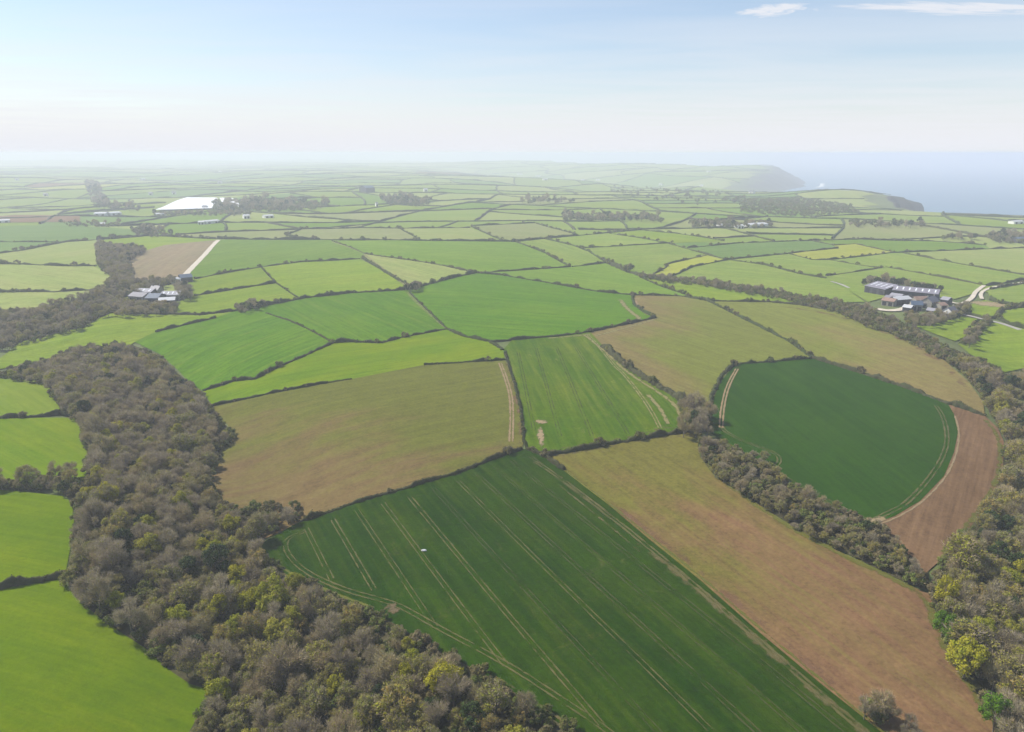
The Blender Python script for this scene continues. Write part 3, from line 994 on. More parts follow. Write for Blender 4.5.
# outline pixels, width, height
HEDGES = [
    ([(-90, 600), (0, 588), (30, 583), (63, 577)], 1.7, 1.7), ([(-90, 486), (0, 487), (30, 489), (60, 487), (88, 484)], 2.0, 2.0),
    ([(-90, 420), (0, 418), (30, 417), (60, 414), (80, 418)], 1.9, 1.9),
    ([(203, 391), (235, 381), (256, 379), (270, 371), (300, 358), (333, 343), (345, 342), (382, 343), (400, 338), (447, 329)], 1.8, 1.6),
    ([(213, 406), (256, 397), (300, 388), (352, 379)], 1.5, 1.2), ([(424, 365), (470, 362), (505, 360)], 1.6, 1.4),
    ([(447, 329), (462, 336), (490, 342), (503, 350)], 2.0, 1.7), ([(490, 342), (512, 340), (560, 336), (590, 332), (632, 323), (655, 318)], 1.9, 1.7),
    ([(505, 352), (508, 362), (515, 385), (521, 410), (524, 440), (527, 449)], 1.3, 0.9),
    ([(300, 522), (340, 508), (400, 490), (455, 474), (500, 456), (522, 449)], 1.7, 1.5), ([(527, 449), (545, 457), (563, 470)], 1.6, 1.4),
    ([(545, 456), (600, 446), (640, 439), (684, 432)], 2.1, 1.9), ([(604, 347), (625, 366), (650, 382), (675, 396), (690, 408)], 3.4, 2.8),
    ([(708, 413), (712, 395), (722, 375), (735, 364), (770, 362), (812, 358)], 1.9, 1.7),
    ([(690, 297), (708, 301), (730, 312), (760, 327), (790, 342), (812, 358)], 1.9, 1.7),
    ([(812, 358), (850, 370), (900, 386), (948, 404), (985, 416)], 2.3, 2.1), ([(632, 295), (680, 296), (708, 301)], 2.0, 1.8), ([(708, 301), (768, 302), (800, 305), (840, 312)], 2.0, 1.8),
    ([(640, 277), (660, 286), (690, 296)], 2.0, 1.8), ([(407, 290), (452, 278), (475, 273)], 3.2, 2.8), ([(475, 273), (500, 275), (530, 280), (560, 285), (600, 292), (632, 295)], 2.2, 1.9),
    ([(632, 295), (634, 305), (645, 313), (655, 318)], 1.9, 1.6), ([(262, 306), (305, 298), (350, 293), (405, 290)], 3.0, 2.5), ([(266, 313), (290, 321), (310, 330), (333, 343)], 1.3, 0.9),
    ([(410, 293), (425, 308), (447, 329)], 1.6, 1.1), ([(155, 332), (185, 325), (215, 318)], 2.0, 1.8), ([(112, 313), (150, 314), (200, 315), (235, 311), (262, 306)], 2.6, 2.4),
    ([(194, 296), (256, 286), (276, 283)], 2.4, 2.0), ([(195, 279), (225, 273), (262, 267)], 2.4, 2.0), ([(262, 267), (300, 262), (360, 259)], 2.2, 1.8), ([(262, 268), (276, 283), (298, 298)], 1.6, 1.2),
    ([(332, 241), (366, 254)], 1.8, 1.4), ([(366, 254), (400, 259), (440, 265), (472, 272)], 2.2, 1.9), ([(363, 258), (385, 272), (412, 287)], 3.0, 2.0),
    ([(218, 239), (256, 239.5), (320, 239.5)], 3.5, 3.0), ([(320, 239.5), (420, 240.5), (512, 241.5)], 3.0, 2.6), ([(149, 236), (218, 239)], 3.0, 2.8),
    ([(512, 242), (545, 238.5), (608, 233), (640, 230)], 3.0, 2.4), ([(516, 242), (545, 253), (570, 267)], 2.4, 2.0), ([(475, 273), (512, 271), (540, 269), (570, 267)], 2.2, 1.8),
    ([(572, 266.8), (605, 263)], 2.0, 1.6), ([(545, 239), (575, 246), (590, 252), (605, 262)], 2.5, 2.1), ([(605, 262), (625, 271), (640, 276)], 4.5, 4.0), ([(582, 248), (640, 245), (672, 243)], 2.3, 1.9),
    ([(610, 233.5), (640, 238), (670, 244)], 2.3, 1.9), ([(670, 244), (705, 254), (727, 259.5)], 2.2, 1.8), ([(727, 259.5), (765, 265), (800, 274), (826, 278)], 2.4, 2.0),
    ([(652, 275), (665, 268), (668, 264), (706, 255.5)], 2.0, 1.7), ([(673, 276), (692, 267), (727, 260)], 2.2, 1.9), ([(727, 260), (765, 256), (800, 252), (838, 248.3)], 2.2, 1.9),
    ([(688, 248), (740, 243), (800, 241)], 2.4, 2.0), ([(800, 241), (860, 239.3), (930, 241), (985, 245)], 2.6, 2.2), ([(790, 254), (812, 259.7), (830, 259.7)], 2.0, 1.7), ([(830, 259.7), (894, 252.5), (991, 249)], 2.2, 1.9),
    ([(991, 249), (1024, 248), (1110, 247)], 2.4, 2.0), ([(830, 260), (872, 267), (881, 268)], 1.9, 1.6), ([(881, 268), (826, 276)], 1.9, 1.6), ([(886, 267), (930, 275), (980, 284.5)], 1.9, 1.6),
    ([(903, 253), (960, 264), (1024, 275), (1110, 286)], 2.1, 1.8), ([(986, 285.5), (1024, 280), (1110, 273)], 2.4, 2.2), ([(990, 289), (1024, 283.5), (1110, 277)], 2.2, 2.0),
    ([(997, 317.5), (1001, 311), (1012, 307.5), (1024, 307.3), (1110, 307.5)], 3.6, 3.0), ([(966, 314), (982, 318), (996, 318)], 2.4, 2.0), ([(996, 318), (1012, 325), (1024, 328.5), (1110, 338)], 2.2, 2.0),
    ([(-60, 242.5), (0, 242), (66, 242)], 2.0, 1.7), ([(-60, 259), (0, 253.5), (25, 250), (66, 242), (97, 240)], 2.8, 2.4), ([(97, 240), (149, 236)], 4.0, 3.4), ([(-60, 263), (0, 264), (60, 266), (96, 266)], 2.8, 2.4),
    ([(-60, 292), (0, 292), (55, 292), (92, 290)], 2.6, 2.3), ([(535, 223), (560, 230), (574, 234)], 2.8, 2.2), ([(472, 227), (502, 240)], 2.8, 2.2), ([(400, 228.5), (470, 228)], 2.8, 2.2), ([(400, 228.5), (420, 240)], 2.2, 1.6),
    ([(286, 235), (300, 239.5)], 3.2, 2.8), ([(286, 235), (302, 229), (360, 228), (400, 228.5)], 3, 2.4), ([(472, 226), (535, 223)], 2.8, 2.2), ([(640, 230), (680, 234), (724, 241)], 2.5, 2.0), ([(990, 299), (1000, 303.5), (1024, 307)], 2.4, 2.0),
    ([(834, 245.3), (855, 243.8), (894, 252.3)], 1.6, 1.2), ([(812, 241), (834, 245.3)], 2.2, 1.8),
]


def nice_pair(a, b):
    return 'dark hedge between the %s and the %s' % (a, b)


def side_keys(xy):
    """which fields lie on the two sides of a hedge"""
    P = resample(xy, 12)
    if len(P) < 3:
        P = resample(xy, 3)
    T = np.gradient(P, axis=0)
    T /= np.maximum(np.linalg.norm(T, axis=1), 1e-6)[:, None]
    N = np.stack([-T[:, 1], T[:, 0]], 1)
    res = []
    for s in (-1, 1):
        best, bk = 0, None
        for d in (4, 9):
            Q = P + N * s * d
            for k, f in F.items():
                c = in_poly(Q[:, 0], Q[:, 1], f['world']).sum()
                if c > best:
                    best, bk = c, k
            if bk:
                break
        res.append(bk)
    return res




def near_phrase(x, y):
    best, ph = 1e18, None
    for f in F.values():
        c = f['world']
        d = np.hypot(c[:, 0] - x, c[:, 1] - y).min()
        if d < best:
            best, ph = d, f['phrase']
    return ph


used_labels = {}
for i, (px, wd, ht) in enumerate(HEDGES):
    W = unproject(px)
    xy = W[:, :2]
    r = float(np.min(np.hypot(xy[:, 0], xy[:, 1])))
    step = 1.1 if r < 420 else 1.6 if r < 750 else max(2.5, r * .0028)
    me, c = hedge_mesh(xy, wd * .85, ht * .85, step, 100 + i, leafy=40 if r < 330 else 18 if r < 700 else 0)
    a, b = side_keys(xy)
    if a and b and a != b:
        lab = nice_pair(F[a]['phrase'], F[b]['phrase'])
    else:
        k = a or b
        lab = 'dark hedge along the edge of the %s' % F[k]['phrase'] if k else 'dark hedge among the far fields'
    if lab in used_labels:
        used_labels[lab] += 1
        lab = lab.replace('dark hedge', ('lower dark hedge', 'thin dark hedge', 'short dark hedge')[min(2, used_labels[lab] - 2)], 1)
    else:
        used_labels[lab] = 1
    tag(obj('hedge', me, loc=c), lab, 'hedge', 'field hedges')

# hedges of the far fields, one for each boundary line
nfar = 0
rest = []
for i, (p, q) in enumerate(far_lines):
    L = resample([p, q], 40)
    if math.hypot(*L.mean(0)) < 600:
        continue
    r = float(np.hypot(L[:, 0], L[:, 1]).mean())
    L = warp(L)
    ok = ~in_fields(L[:, 0], L[:, 1]) & on_land(L[:, 0], L[:, 1])
    pp = project(np.column_stack([L, hgt(L[:, 0], L[:, 1])]))
    ok &= (pp[:, 0] > -60) & (pp[:, 0] < 1084)
    idx = np.where(ok)[0]
    if len(idx) < 3:
        continue
    runs = np.split(idx, np.where(np.diff(idx) > 1)[0] + 1)
    run = max(runs, key=len)
    if len(run) < 3:
        continue
    rest.append((r, L[run], i))
rest.sort(key=lambda t: t[0])
sv, sf, sn = [], [], 0
for k, (r, L, i) in enumerate(rest):
    wid = 1.8 + r * .0006 + random.uniform(0, 1.0)
    me, c = hedge_mesh(L, wid, wid * random.uniform(.55, 1.0) * (1.0 if r < 1800 else .75), max(6.0, r * .004), 900 + i, rag=.5)
    if k < 190:
        side = 'left' if c[0] < -.2 * c[1] else 'right' if c[0] > .2 * c[1] else 'central'
        band = 'middle' if r < 1800 else 'far' if r < 3400 else 'farthest'
        lab = 'hazy dark hedge line in the %s distance, %s part' % (band, side)
        if r < 2300:
            lab = '%s hazy hedge line beyond the %s' % ('short' if len(L) < 6 else 'long' if len(L) > 10 else 'straight', near_phrase(c[0], c[1]))
        tag(obj('hedge', me, loc=c), lab, 'hedge', 'distant hedges')
    else:
        v = np.empty(len(me.vertices) * 3, np.float32)
        me.vertices.foreach_get('co', v)
        sv.append(v.reshape(-1, 3) + np.array(c))
        sf += [[q + sn for q in p.vertices] for p in me.polygons]
        sn += len(me.vertices)
        bpy.data.meshes.remove(me)
if sv:
    tag(obj('distant_hedgerows', mesh_np('distant_hedgerows', np.vstack(sv), sf, True), HEDGE), 'faint hedgerows fading into haze near the horizon', 'hedge', kind='stuff')
print('hedges', len(HEDGES), 'far', len(rest))

# ------------------------------------------------------------------ wheel lines, tracks, worn margins
def ribbon(name, xy, width, mat, dz, parent=None, offs=(0.0,), step=None, wob=0.0, seed=0):
    rg = np.random.default_rng(seed)
    P0 = resample(xy, step or max(2.0, float(np.hypot(*np.mean(xy, 0)[:2])) * .008))
    T = np.gradient(P0, axis=0)
    T /= np.maximum(np.linalg.norm(T, axis=1), 1e-6)[:, None]
    N = np.stack([-T[:, 1], T[:, 0]], 1)
    V, Fc, UV, n = [], [], [], len(P0)
    for o_ in offs:
        wv = width * (1 + wob * rg.normal(0, 1, n)).clip(.4, 2)
        sh = o_ + wob * rg.normal(0, .3, n) * width
        b = len(V) * n
        for s in (-.5, .5):
            q = P0 + N * (sh + s * wv)[:, None]
            V.append(np.column_stack([q, hgt(q[:, 0], q[:, 1]) + dz]))
        Fc += [(b + k, b + n + k, b + n + k + 1, b + k + 1)[::-1] for k in range(n - 1)]
        for k in range(n - 1):
            UV += [(k / (n - 1), 0), (k / (n - 1), 1), ((k + 1) / (n - 1), 1), ((k + 1) / (n - 1), 0)][::-1]
    V = np.vstack(V)
    v, c = centred(V)
    me = mesh_np(name, v, [list(f) for f in Fc], False)
    uv = me.uv_layers.new(name='UVMap')
    uv.data.foreach_set('uv', np.array(UV, np.float32).ravel())
    o = obj(name, me, mat)
    if parent is not None:
        o.parent = parent
        o.location = Vector(c) - parent.location
    else:
        o.location = c
    return o


WHEEL = wear_mat('wheel_line_soil', (0.135, 0.115, 0.038), (0.085, 0.085, 0.022), .50, 6, .5)
WHEEL_FAINT = wear_mat('wheel_line_faint', (0.075, 0.075, 0.02), (0.05, 0.062, 0.012), .50, 9, .4)
BARE = wear_mat('bare_track_soil', (0.25, 0.185, 0.10), (0.20, 0.135, 0.065), .68, 5, .5)
SCUFF = wear_mat('scuffed_soil', (0.20, 0.155, 0.075), (0.15, 0.115, 0.045), .34, 4, .6)
MARGIN = wear_mat('grass_margin', (0.14, 0.13, 0.025), (0.095, 0.11, 0.012), .50, 5, .8)
WORN = wear_mat('worn_streak', (0.24, 0.20, 0.085), (0.17, 0.155, 0.05), .58, 5, .4)
PATCH = wear_mat('bare_sandy_patch', (0.33, 0.25, 0.145), (0.24, 0.175, 0.085), .62, 2.2, 1.05, True)
DULL = wear_mat('dull_bare_patch', (0.17, 0.12, 0.07), (0.12, 0.09, 0.045), .5, 2.2, .9, True)
PINKSOIL = wear_mat('reddish_soil', (0.20, 0.11, 0.06), (0.16, 0.085, 0.042), .30, 12, .8)
GRAVEL = plain_mat('pale_gravel', (0.48, 0.42, 0.33), .9, .15, .3)
LANE = plain_mat('lane_surface', (0.30, 0.28, 0.25), .85, .12, .2)


def px_track(field, px, width, mat, offs=(0.0,), name='wheel_track', dz=0.14, smooth=2, wob=.12, seed=1):
    xy = unproject(px)[:, :2]
    if smooth:
        xy = chaikin(xy, smooth)
    return ribbon(name, xy, width, mat, dz, F[field]['obj'], offs, wob=wob, seed=seed)


PAIR = (-.70, .70)
# straight wheel lines of the foreground crop: parallel in the field, 530 is the photo row of their anchors
d1 = F['D1']['world']
_a, _b = unproject([(471, 530), (658, 732)])[:, :2]
_dir = (_b - _a) / np.linalg.norm(_b - _a)
for k, x in enumerate((307, 339, 370, 403, 437, 471, 507, 537, 567, 597, 627)):
    p = unproject([(x, 530)])[0, :2]
    t = np.arange(-160, 260, 1.5)
    L = p + _dir * t[:, None]
    edge, _ = seg_dist(L[:, 0], L[:, 1], np.vstack([d1, d1[:1]]))
    ok = in_poly(L[:, 0], L[:, 1], d1) & (edge > (5.5 if k < 10 else 4))
    i0 = np.argmin(np.abs(t))
    if not ok[i0]:
        idx = np.where(ok)[0]
        if not len(idx):
            continue
        i0 = idx[np.argmin(np.abs(idx - i0))]
    lo = hi = i0
    while lo > 0 and ok[lo - 1]:
        lo -= 1
    while hi < len(t) - 1 and ok[hi + 1]:
        hi += 1
    ribbon('wheel_track', L[lo:hi + 1:3], .46 + .1 * math.sin(k * 2.1), WHEEL if k < 5 or k in (6,) else WHEEL_FAINT, .12, F['D1']['obj'], PAIR, wob=.1, seed=k)
px_track('D1', [(306, 531), (281, 541), (296, 567), (340, 589), (385, 601), (402, 607), (440, 629), (512, 667), (560, 699), (606, 729), (660, 775)], .6, WHEEL, PAIR, dz=.16)
px_track('D1', [(258, 550), (290, 574), (330, 592), (370, 607)], 1.6, MARGIN, name='margin')
px_track('D1', [(480, 668), (520, 692), (560, 719), (600, 748)], 1.4, SCUFF, name='margin')
px_track('D1', [(384, 605), (392, 609), (400, 613)], 6.0, DULL, name='bare_patch', dz=.18)
px_track('D1', [(535, 462), (555, 474), (600, 508), (650, 548), (720, 607), (790, 668), (850, 720), (900, 762)], 1.1, WHEEL, PAIR, dz=.16)
px_track('D1', [(640, 543), (700, 592), (770, 652), (840, 712), (890, 757)], 5.0, SCUFF, name='bare_patch', dz=.13)
px_track('D1', [(560, 486), (600, 518), (640, 552)], 1.3, SCUFF, name='bare_patch', dz=.15)
px_track('B3', [(552, 461), (570, 474), (610, 504), (650, 537), (700, 576), (760, 629), (820, 679), (875, 726), (905, 752)], 1.5, MARGIN, name='margin')
px_track('B3', [(610, 503), (680, 556), (760, 622), (840, 690), (880, 722)], 7.0, PINKSOIL, name='bare_patch', dz=.1)
px_track('B3', [(704, 462), (740, 495), (800, 534), (850, 559), (900, 582), (928, 600), (938, 632), (955, 664), (985, 708)], 4.5, MARGIN, name='margin')
px_track('B3', [(560, 456), (610, 447), (660, 438), (696, 436)], 1.6, SCUFF, name='margin')
px_track('B3', [(920, 610), (930, 640), (950, 675), (975, 712)], 9.0, PINKSOIL, name='bare_patch', dz=.09)
px_track('D2', [(739, 367), (728, 385), (723, 408), (721, 427), (727, 433), (742, 441), (765, 449), (778, 455), (780, 462), (774, 468), (785, 478), (820, 497), (862, 518), (872, 521)], .8, WHEEL, PAIR, dz=.16)
px_track('D2', [(737, 369), (727, 387), (722, 410), (721, 428)], 1.0, BARE, PAIR, dz=.18)
px_track('D2', [(872, 521), (890, 512), (905, 505), (928, 481), (944, 456), (948, 436), (943, 416), (936, 406)], .9, WHEEL, PAIR, dz=.16)
px_track('D2', [(860, 520), (874, 521), (888, 516)], 5.0, PATCH, name='bare_patch', dz=.2)
px_track('D2', [(710, 415), (713, 398), (722, 378), (733, 367)], 1.4, MARGIN, name='margin', dz=.12)
px_track('D2', [(716, 437), (764, 463), (780, 479), (850, 515), (874, 523)], 1.2, MARGIN, name='margin', dz=.12)
px_track('R1', [(955, 416), (960, 434), (956, 456), (946, 478), (922, 503), (897, 518), (880, 524)], 1.0, BARE, name='margin', dz=.12)
px_track('R1', [(985, 420), (999, 436), (1001, 468), (988, 498), (966, 527), (944, 553)], 3.2, MARGIN, name='margin', dz=.12)
px_track('G5', [(588, 335), (602, 350), (616, 368), (622, 372), (640, 394), (652, 412), (660, 428)], .8, WORN, PAIR, dz=.16)
px_track('G5', [(584, 335), (606, 352), (626, 372), (650, 387), (676, 404), (683, 424)], 2.4, WORN, name='margin')
px_track('G5', [(534, 422), (541, 422), (549, 422.5)], 8.0, PATCH, name='bare_patch', dz=.2)
px_track('G5', [(542, 424), (540, 436), (542, 452)], 5.0, PATCH, name='bare_patch', dz=.18, wob=.05)
px_track('G5', [(545, 452), (580, 445), (640, 435), (660, 428), (680, 428)], 2.6, SCUFF, name='margin', dz=.15)
px_track('G5', [(648, 395), (660, 408), (668, 424)], 2.4, WORN, name='bare_patch', dz=.15)
px_track('G5', [(548, 338.5), (570, 336.5), (590, 334.5)], 2.6, WORN, name='margin', dz=.15)
for k, (a_, b_) in enumerate((((518, 352), (534, 430)), ((536, 348), (560, 436)), ((556, 346), (592, 436)), ((574, 345), (628, 434)))):
    px_track('G5', [a_, b_], .5, WHEEL_FAINT, PAIR, smooth=0, dz=.1, seed=60 + k)
px_track('B1', [(500, 363), (505, 376), (511, 395), (512, 415), (511, 442)], 1.1, BARE, PAIR, dz=.16)
px_track('B1', [(506, 363), (513, 388), (519, 412), (521, 444)], 4.5, PINKSOIL, name='bare_patch', dz=.1)
px_track('B1', [(330, 508), (390, 489), (450, 471), (500, 452), (515, 446)], 3.2, PINKSOIL, name='bare_patch', dz=.1)
px_track('B2', [(636, 301), (639, 309), (648, 315)], 2.4, BARE, name='bare_patch', dz=.15)
px_track('B2', [(596, 336), (640, 324), (656, 319)], 3.4, WORN, name='bare_patch', dz=.15)
px_track('B2', [(633, 298.5), (637, 299), (642, 299)], 7.0, PATCH, name='bare_patch', dz=.15)
px_track('G4', [(620, 300), (630, 312), (640, 318), (636, 321)], 4.5, WORN, name='bare_patch', dz=.15)
px_track('G4', [(407, 292), (416, 302), (436, 320), (446, 328)], 0.9, WORN, PAIR, dz=.15)
px_track('m1', [(364, 254), (384, 270), (410, 288)], 2.8, WORN, name='bare_patch', dz=.15)
px_track('m1', [(400, 287), (414, 287), (428, 285)], 9.0, PATCH, name='bare_patch', dz=.2)
px_track('m4', [(332, 242), (366, 254)], 2.8, WORN, dz=.15)
px_track('B4', [(780, 306), (840, 315), (900, 338), (945, 364), (970, 392)], 9.0, PINKSOIL, name='bare_patch', dz=.1)
px_track('p1', [(972, 305.5), (992, 303.8), (1014, 306.4)], 42.0, PATCH, name='bare_patch', dz=.2, wob=0)

# lanes and farm tracks
for lab, px, wd, mt in (
        ('straight pale farm track beside the brown field', [(218.5, 240), (200, 260), (181, 280)], 6.0, GRAVEL),
        ('pale curving lane climbing from the farm', [(936, 297), (946, 301), (958, 304), (966, 302.5), (973, 297), (975, 292), (984, 285.5)], 3.6, GRAVEL),
        ('pale lane bending round the paddock', [(982, 299), (980, 294), (985, 289.5), (1000, 285.5), (1024, 282), (1110, 275)], 3.0, GRAVEL),
        ('short pale lane stretch above the tree belt', [(831, 281.5), (840, 284), (849, 288)], 3.0, LANE),
        ('concrete farm yard strip below the barns', [(876, 309), (890, 311), (905, 309), (915, 304)], 7.0, GRAVEL),
        ('grey lane from the farm into the paddocks', [(955, 313), (968, 315.5), (985, 320), (1000, 323), (1020, 330)], 3.5, LANE)):
    xy = chaikin(unproject(px)[:, :2], 2)
    tag(ribbon('lane', xy, wd, mt, .25, wob=.05), lab, 'lane', kind='structure')

# ------------------------------------------------------------------ trees
TWIG = foliage_mat('bare_twigs', [(0.24, 0.20, 0.145), (0.31, 0.255, 0.175), (0.42, 0.35, 0.24), (0.28, 0.24, 0.155), (0.41, 0.315, 0.185), (0.33, 0.30, 0.16)], .22)
BARK = plain_mat('bark', (0.17, 0.145, 0.11), .95, .3, 1.5)
BUD = foliage_mat('budding_leaves', [(0.23, 0.195, 0.05), (0.27, 0.25, 0.04), (0.21, 0.23, 0.045), (0.30, 0.255, 0.06), (0.26, 0.28, 0.025), (0.32, 0.22, 0.06)], .32)
LEAF = foliage_mat('fresh_leaves', [(0.30, 0.29, 0.02), (0.40, 0.36, 0.025), (0.26, 0.28, 0.02), (0.36, 0.33, 0.05)], .4)
IVY = foliage_mat('ivy_leaves', [(0.028, 0.05, 0.014), (0.045, 0.07, 0.018), (0.035, 0.06, 0.02)], .15)
SCRUB = foliage_mat('scrub_leaves', [(0.10, 0.13, 0.025), (0.17, 0.155, 0.05), (0.22, 0.175, 0.095), (0.12, 0.165, 0.03), (0.23, 0.22, 0.06)], .28)
FRESH = foliage_mat('bright_leaves', [(0.10, 0.20, 0.012), (0.13, 0.23, 0.014)], .35)


def tube(V, Fc, a, b, ra, rb, k=5):
    a, b = np.array(a, float), np.array(b, float)
    d = b - a
    d /= np.linalg.norm(d)
    u = np.cross(d, (0.3, 1, 0.2))
    u /= np.linalg.norm(u)
    v = np.cross(d, u)
    n0 = len(V)
    for p, r in ((a, ra), (b, rb)):
        for i in range(k):
            t = 2 * math.pi * i / k
            V.append(p + r * (u * math.cos(t) + v * math.sin(t)))
    for i in range(k):
        j = (i + 1) % k
        Fc.append([n0 + i, n0 + j, n0 + k + j, n0 + k + i])
    Fc.append([n0 + k + i for i in range(k)])


def tree_meshes(kind, seed):
    rg = np.random.default_rng(seed)
    H = {'bare': 9.5, 'bud': 9.0, 'leaf': 9.0, 'ivy': 8.5, 'shrub': 2.6}[kind] * rg.uniform(.9, 1.1)
    R = {'bare': 3.9, 'bud': 3.8, 'leaf': 4.0, 'ivy': 2.8, 'shrub': 2.0}[kind] * rg.uniform(.9, 1.1)
    nc = {'bare': 17, 'bud': 24, 'leaf': 24, 'ivy': 20, 'shrub': 11}[kind]
    cz = H * (.56 if kind != 'shrub' else .45)
    hz = H * (.41 if kind != 'ivy' else .44) if kind != 'shrub' else H * .5
    C, CR = [], []
    for i in range(nc):
        th = i * 2.39996 + rg.uniform(-.5, .5)
        s = rg.uniform(-.35, 1.0) if kind != 'shrub' else rg.uniform(-.4, 1)
        q = math.sqrt(max(0, 1 - s * s)) if s > 0 else 1.0 - .3 * abs(s)
        f = rg.uniform(.55, .92)
        C.append((R * q * f * math.cos(th), R * q * f * math.sin(th), cz + hz * s * rg.uniform(.75, 1.0)))
        CR.append(R * (rg.uniform(.26, .56) if kind == 'bare' else rg.uniform(.18, .46)))
    C = np.array(C)
    CR = np.array(CR)
    # trunk and limbs
    tv, tf = [], []
    lean = rg.uniform(-.4, .4, 2)
    if kind != 'shrub':
        top = (lean[0], lean[1], H * .42)
        tube(tv, tf, (0, 0, -.6), top, .26, .16, 6)
        for i in rg.permutation(nc)[:15 if kind == 'bare' else 9]:
            m = np.array(top) * .45 + C[i] * .55 + (0, 0, .3)
            tube(tv, tf, np.array(top) * rg.uniform(.75, 1), m, .12, .075, 4)
            tube(tv, tf, m, C[i] * 1.0, .075, .03, 4)
    else:
        for i in range(4):
            tube(tv, tf, (0, 0, -.3), C[i], .07, .03, 4)
    trunk = (np.array(tv), tf)
    # crown
    spec = {'bare': (100, 16), 'bud': (52, 66), 'leaf': (12, 150), 'ivy': (10, 135), 'shrub': (26, 95)}[kind]
    V, M = [], []
    for part, per in enumerate(spec):
        n = per * nc
        ci = np.repeat(np.arange(nc), per)
        d = rg.normal(0, 1, (n, 3))
        d[:, 2] = np.abs(d[:, 2]) * np.where(rg.random(n) < .75, 1, -1)
        d /= np.linalg.norm(d, axis=1)[:, None]
        p = C[ci] + d * (CR[ci] * rg.uniform(.45, 1.0, n))[:, None]
        if part == 0:       # twigs
            out = p - np.array([0, 0, cz - hz * .7])
            out /= np.linalg.norm(out, axis=1)[:, None]
            ax = out * .8 + d * .5 + rg.normal(0, .35, (n, 3))
            ax /= np.linalg.norm(ax, axis=1)[:, None]
            L = rg.uniform(.55, 1.25, n)[:, None] * (1.5 if kind == 'bare' else 1 if kind != 'shrub' else .5)
            sd = np.cross(ax, rg.normal(0, 1, (n, 3)))
            sd /= np.linalg.norm(sd, axis=1)[:, None]
            wd = rg.uniform(.05, .10, n)[:, None] * (.72 if kind == 'bare' else 1)
            tri = np.stack([p - ax * L * .5 - sd * wd, p - ax * L * .5 + sd * wd, p + ax * L * .6], 1)
        else:               # leaves or buds
            s = rg.uniform(.12, .27, n)[:, None] * (1.15 if kind in ('leaf', 'ivy') else 1.0 if kind != 'bare' else .8)
            e1 = rg.normal(0, 1, (n, 3))
            e1 = e1 - d * (np.sum(e1 * d, 1)[:, None]) * .7
            e1 /= np.linalg.norm(e1, axis=1)[:, None]
            e2 = np.cross(e1, d + rg.normal(0, .4, (n, 3)))
            e2 /= np.linalg.norm(e2, axis=1)[:, None]
            tri = np.stack([p - e1 * s, p + e1 * s, p + e2 * s * 1.7], 1)
        V.append(tri.reshape(-1, 3))
        M.append(np.full(n, part))
    V = np.vstack(V)
    M = np.concatenate(M)
    return trunk, (V, np.arange(len(V)).reshape(-1, 3), M), H, R


KIND_LEAF = {'bare': BUD, 'bud': BUD, 'leaf': LEAF, 'ivy': IVY, 'shrub': SCRUB}
PROTO = {}
proto_col = bpy.data.collections.new('tree_sources')      # not linked: only the stuff trees read it
SRC = {}
for kind, cnt in (('bare', 5), ('bud', 4), ('leaf', 3), ('ivy', 2), ('shrub', 3)):
    PROTO[kind] = []
    for s in range(cnt):
        tr, cr, H, R = tree_meshes(kind, 1000 + 17 * s + len(kind) * 131)
        tm = mesh_np('trunk', tr[0], tr[1])
        tm.materials.append(BARK)
        cm = mesh_np('crown', cr[0], cr[1])
        cm.materials.append(TWIG)
        cm.materials.append(KIND_LEAF[kind])
        cm.polygons.foreach_set('material_index', cr[2].astype(np.int32))
        PROTO[kind].append((tm, cm, H, R))
        # the same tree as one mesh, for the mass of trees too many to count
        V = np.vstack([tr[0], cr[0]])
        Fc = [list(f) for f in tr[1]] + (cr[1] + len(tr[0])).tolist()
        jm = mesh_np('tree_source', V, Fc)
        for mt in (BARK, TWIG, KIND_LEAF[kind]):
            jm.materials.append(mt)
        jm.polygons.foreach_set('material_index', np.concatenate([np.zeros(len(tr[1]), int), cr[2] + 1]).astype(np.int32))
        name = 'tree_source_%02d' % len(SRC)
        so = bpy.data.objects.new(name, jm)
        proto_col.objects.link(so)
        SRC[(kind, s)] = len(SRC)

# woods: outline in photo pixels of the canopy, spacing in metres, kind weights, size, label
W1 = [(-60, 380), (0, 372), (20, 364), (50, 357), (60, 349), (90, 343), (125, 342), (160, 355), (180, 375), (200, 392), (212, 405), (217, 418), (232, 430), (233, 440), (220, 455), (213, 470), (215, 490), (222, 500), (235, 507),
      (262, 503), (300, 503), (308, 515), (266, 536), (254, 546), (300, 577), (370, 605), (395, 618), (430, 640), (480, 666), (520, 690), (560, 716), (640, 775), (640, 830), (150, 830), (185, 735), (205, 702), (212, 690), (190, 684),
      (172, 672), (145, 648), (100, 618), (75, 597), (66, 578), (74, 540), (75, 502), (62, 493), (85, 478), (88, 455), (80, 430), (75, 419), (62, 411), (53, 397), (45, 385), (0, 378), (-60, 384)]
W4 = [(950, 362), (962, 352), (985, 360), (1005, 374), (1030, 368), (1120, 375), (1120, 830), (1005, 830), (993, 722), (975, 692), (955, 662), (938, 627), (930, 602), (928, 586), (945, 558), (968, 528), (990, 500), (1003, 475), (1006, 440),
      (995, 420), (985, 405), (975, 385)]
W5 = [(700, 437), (715, 441), (740, 449), (766, 456), (767, 464), (785, 478), (810, 495), (850, 513), (877, 522), (892, 540), (928, 570), (930, 590), (915, 586), (890, 575), (850, 555), (800, 531), (770, 511), (740, 493), (718, 478), (701, 462)]
W6 = [(682, 404), (702, 402), (712, 412), (711, 431), (682, 434)]
W7 = [(640, 273), (700, 279), (768, 288), (800, 295), (830, 299), (860, 305), (890, 317), (920, 331), (945, 345), (966, 358), (985, 365), (985, 400), (974, 386), (957, 368), (932, 353), (905, 340), (870, 326), (840, 313), (800, 303), (768, 296), (700, 285), (640, 278)]
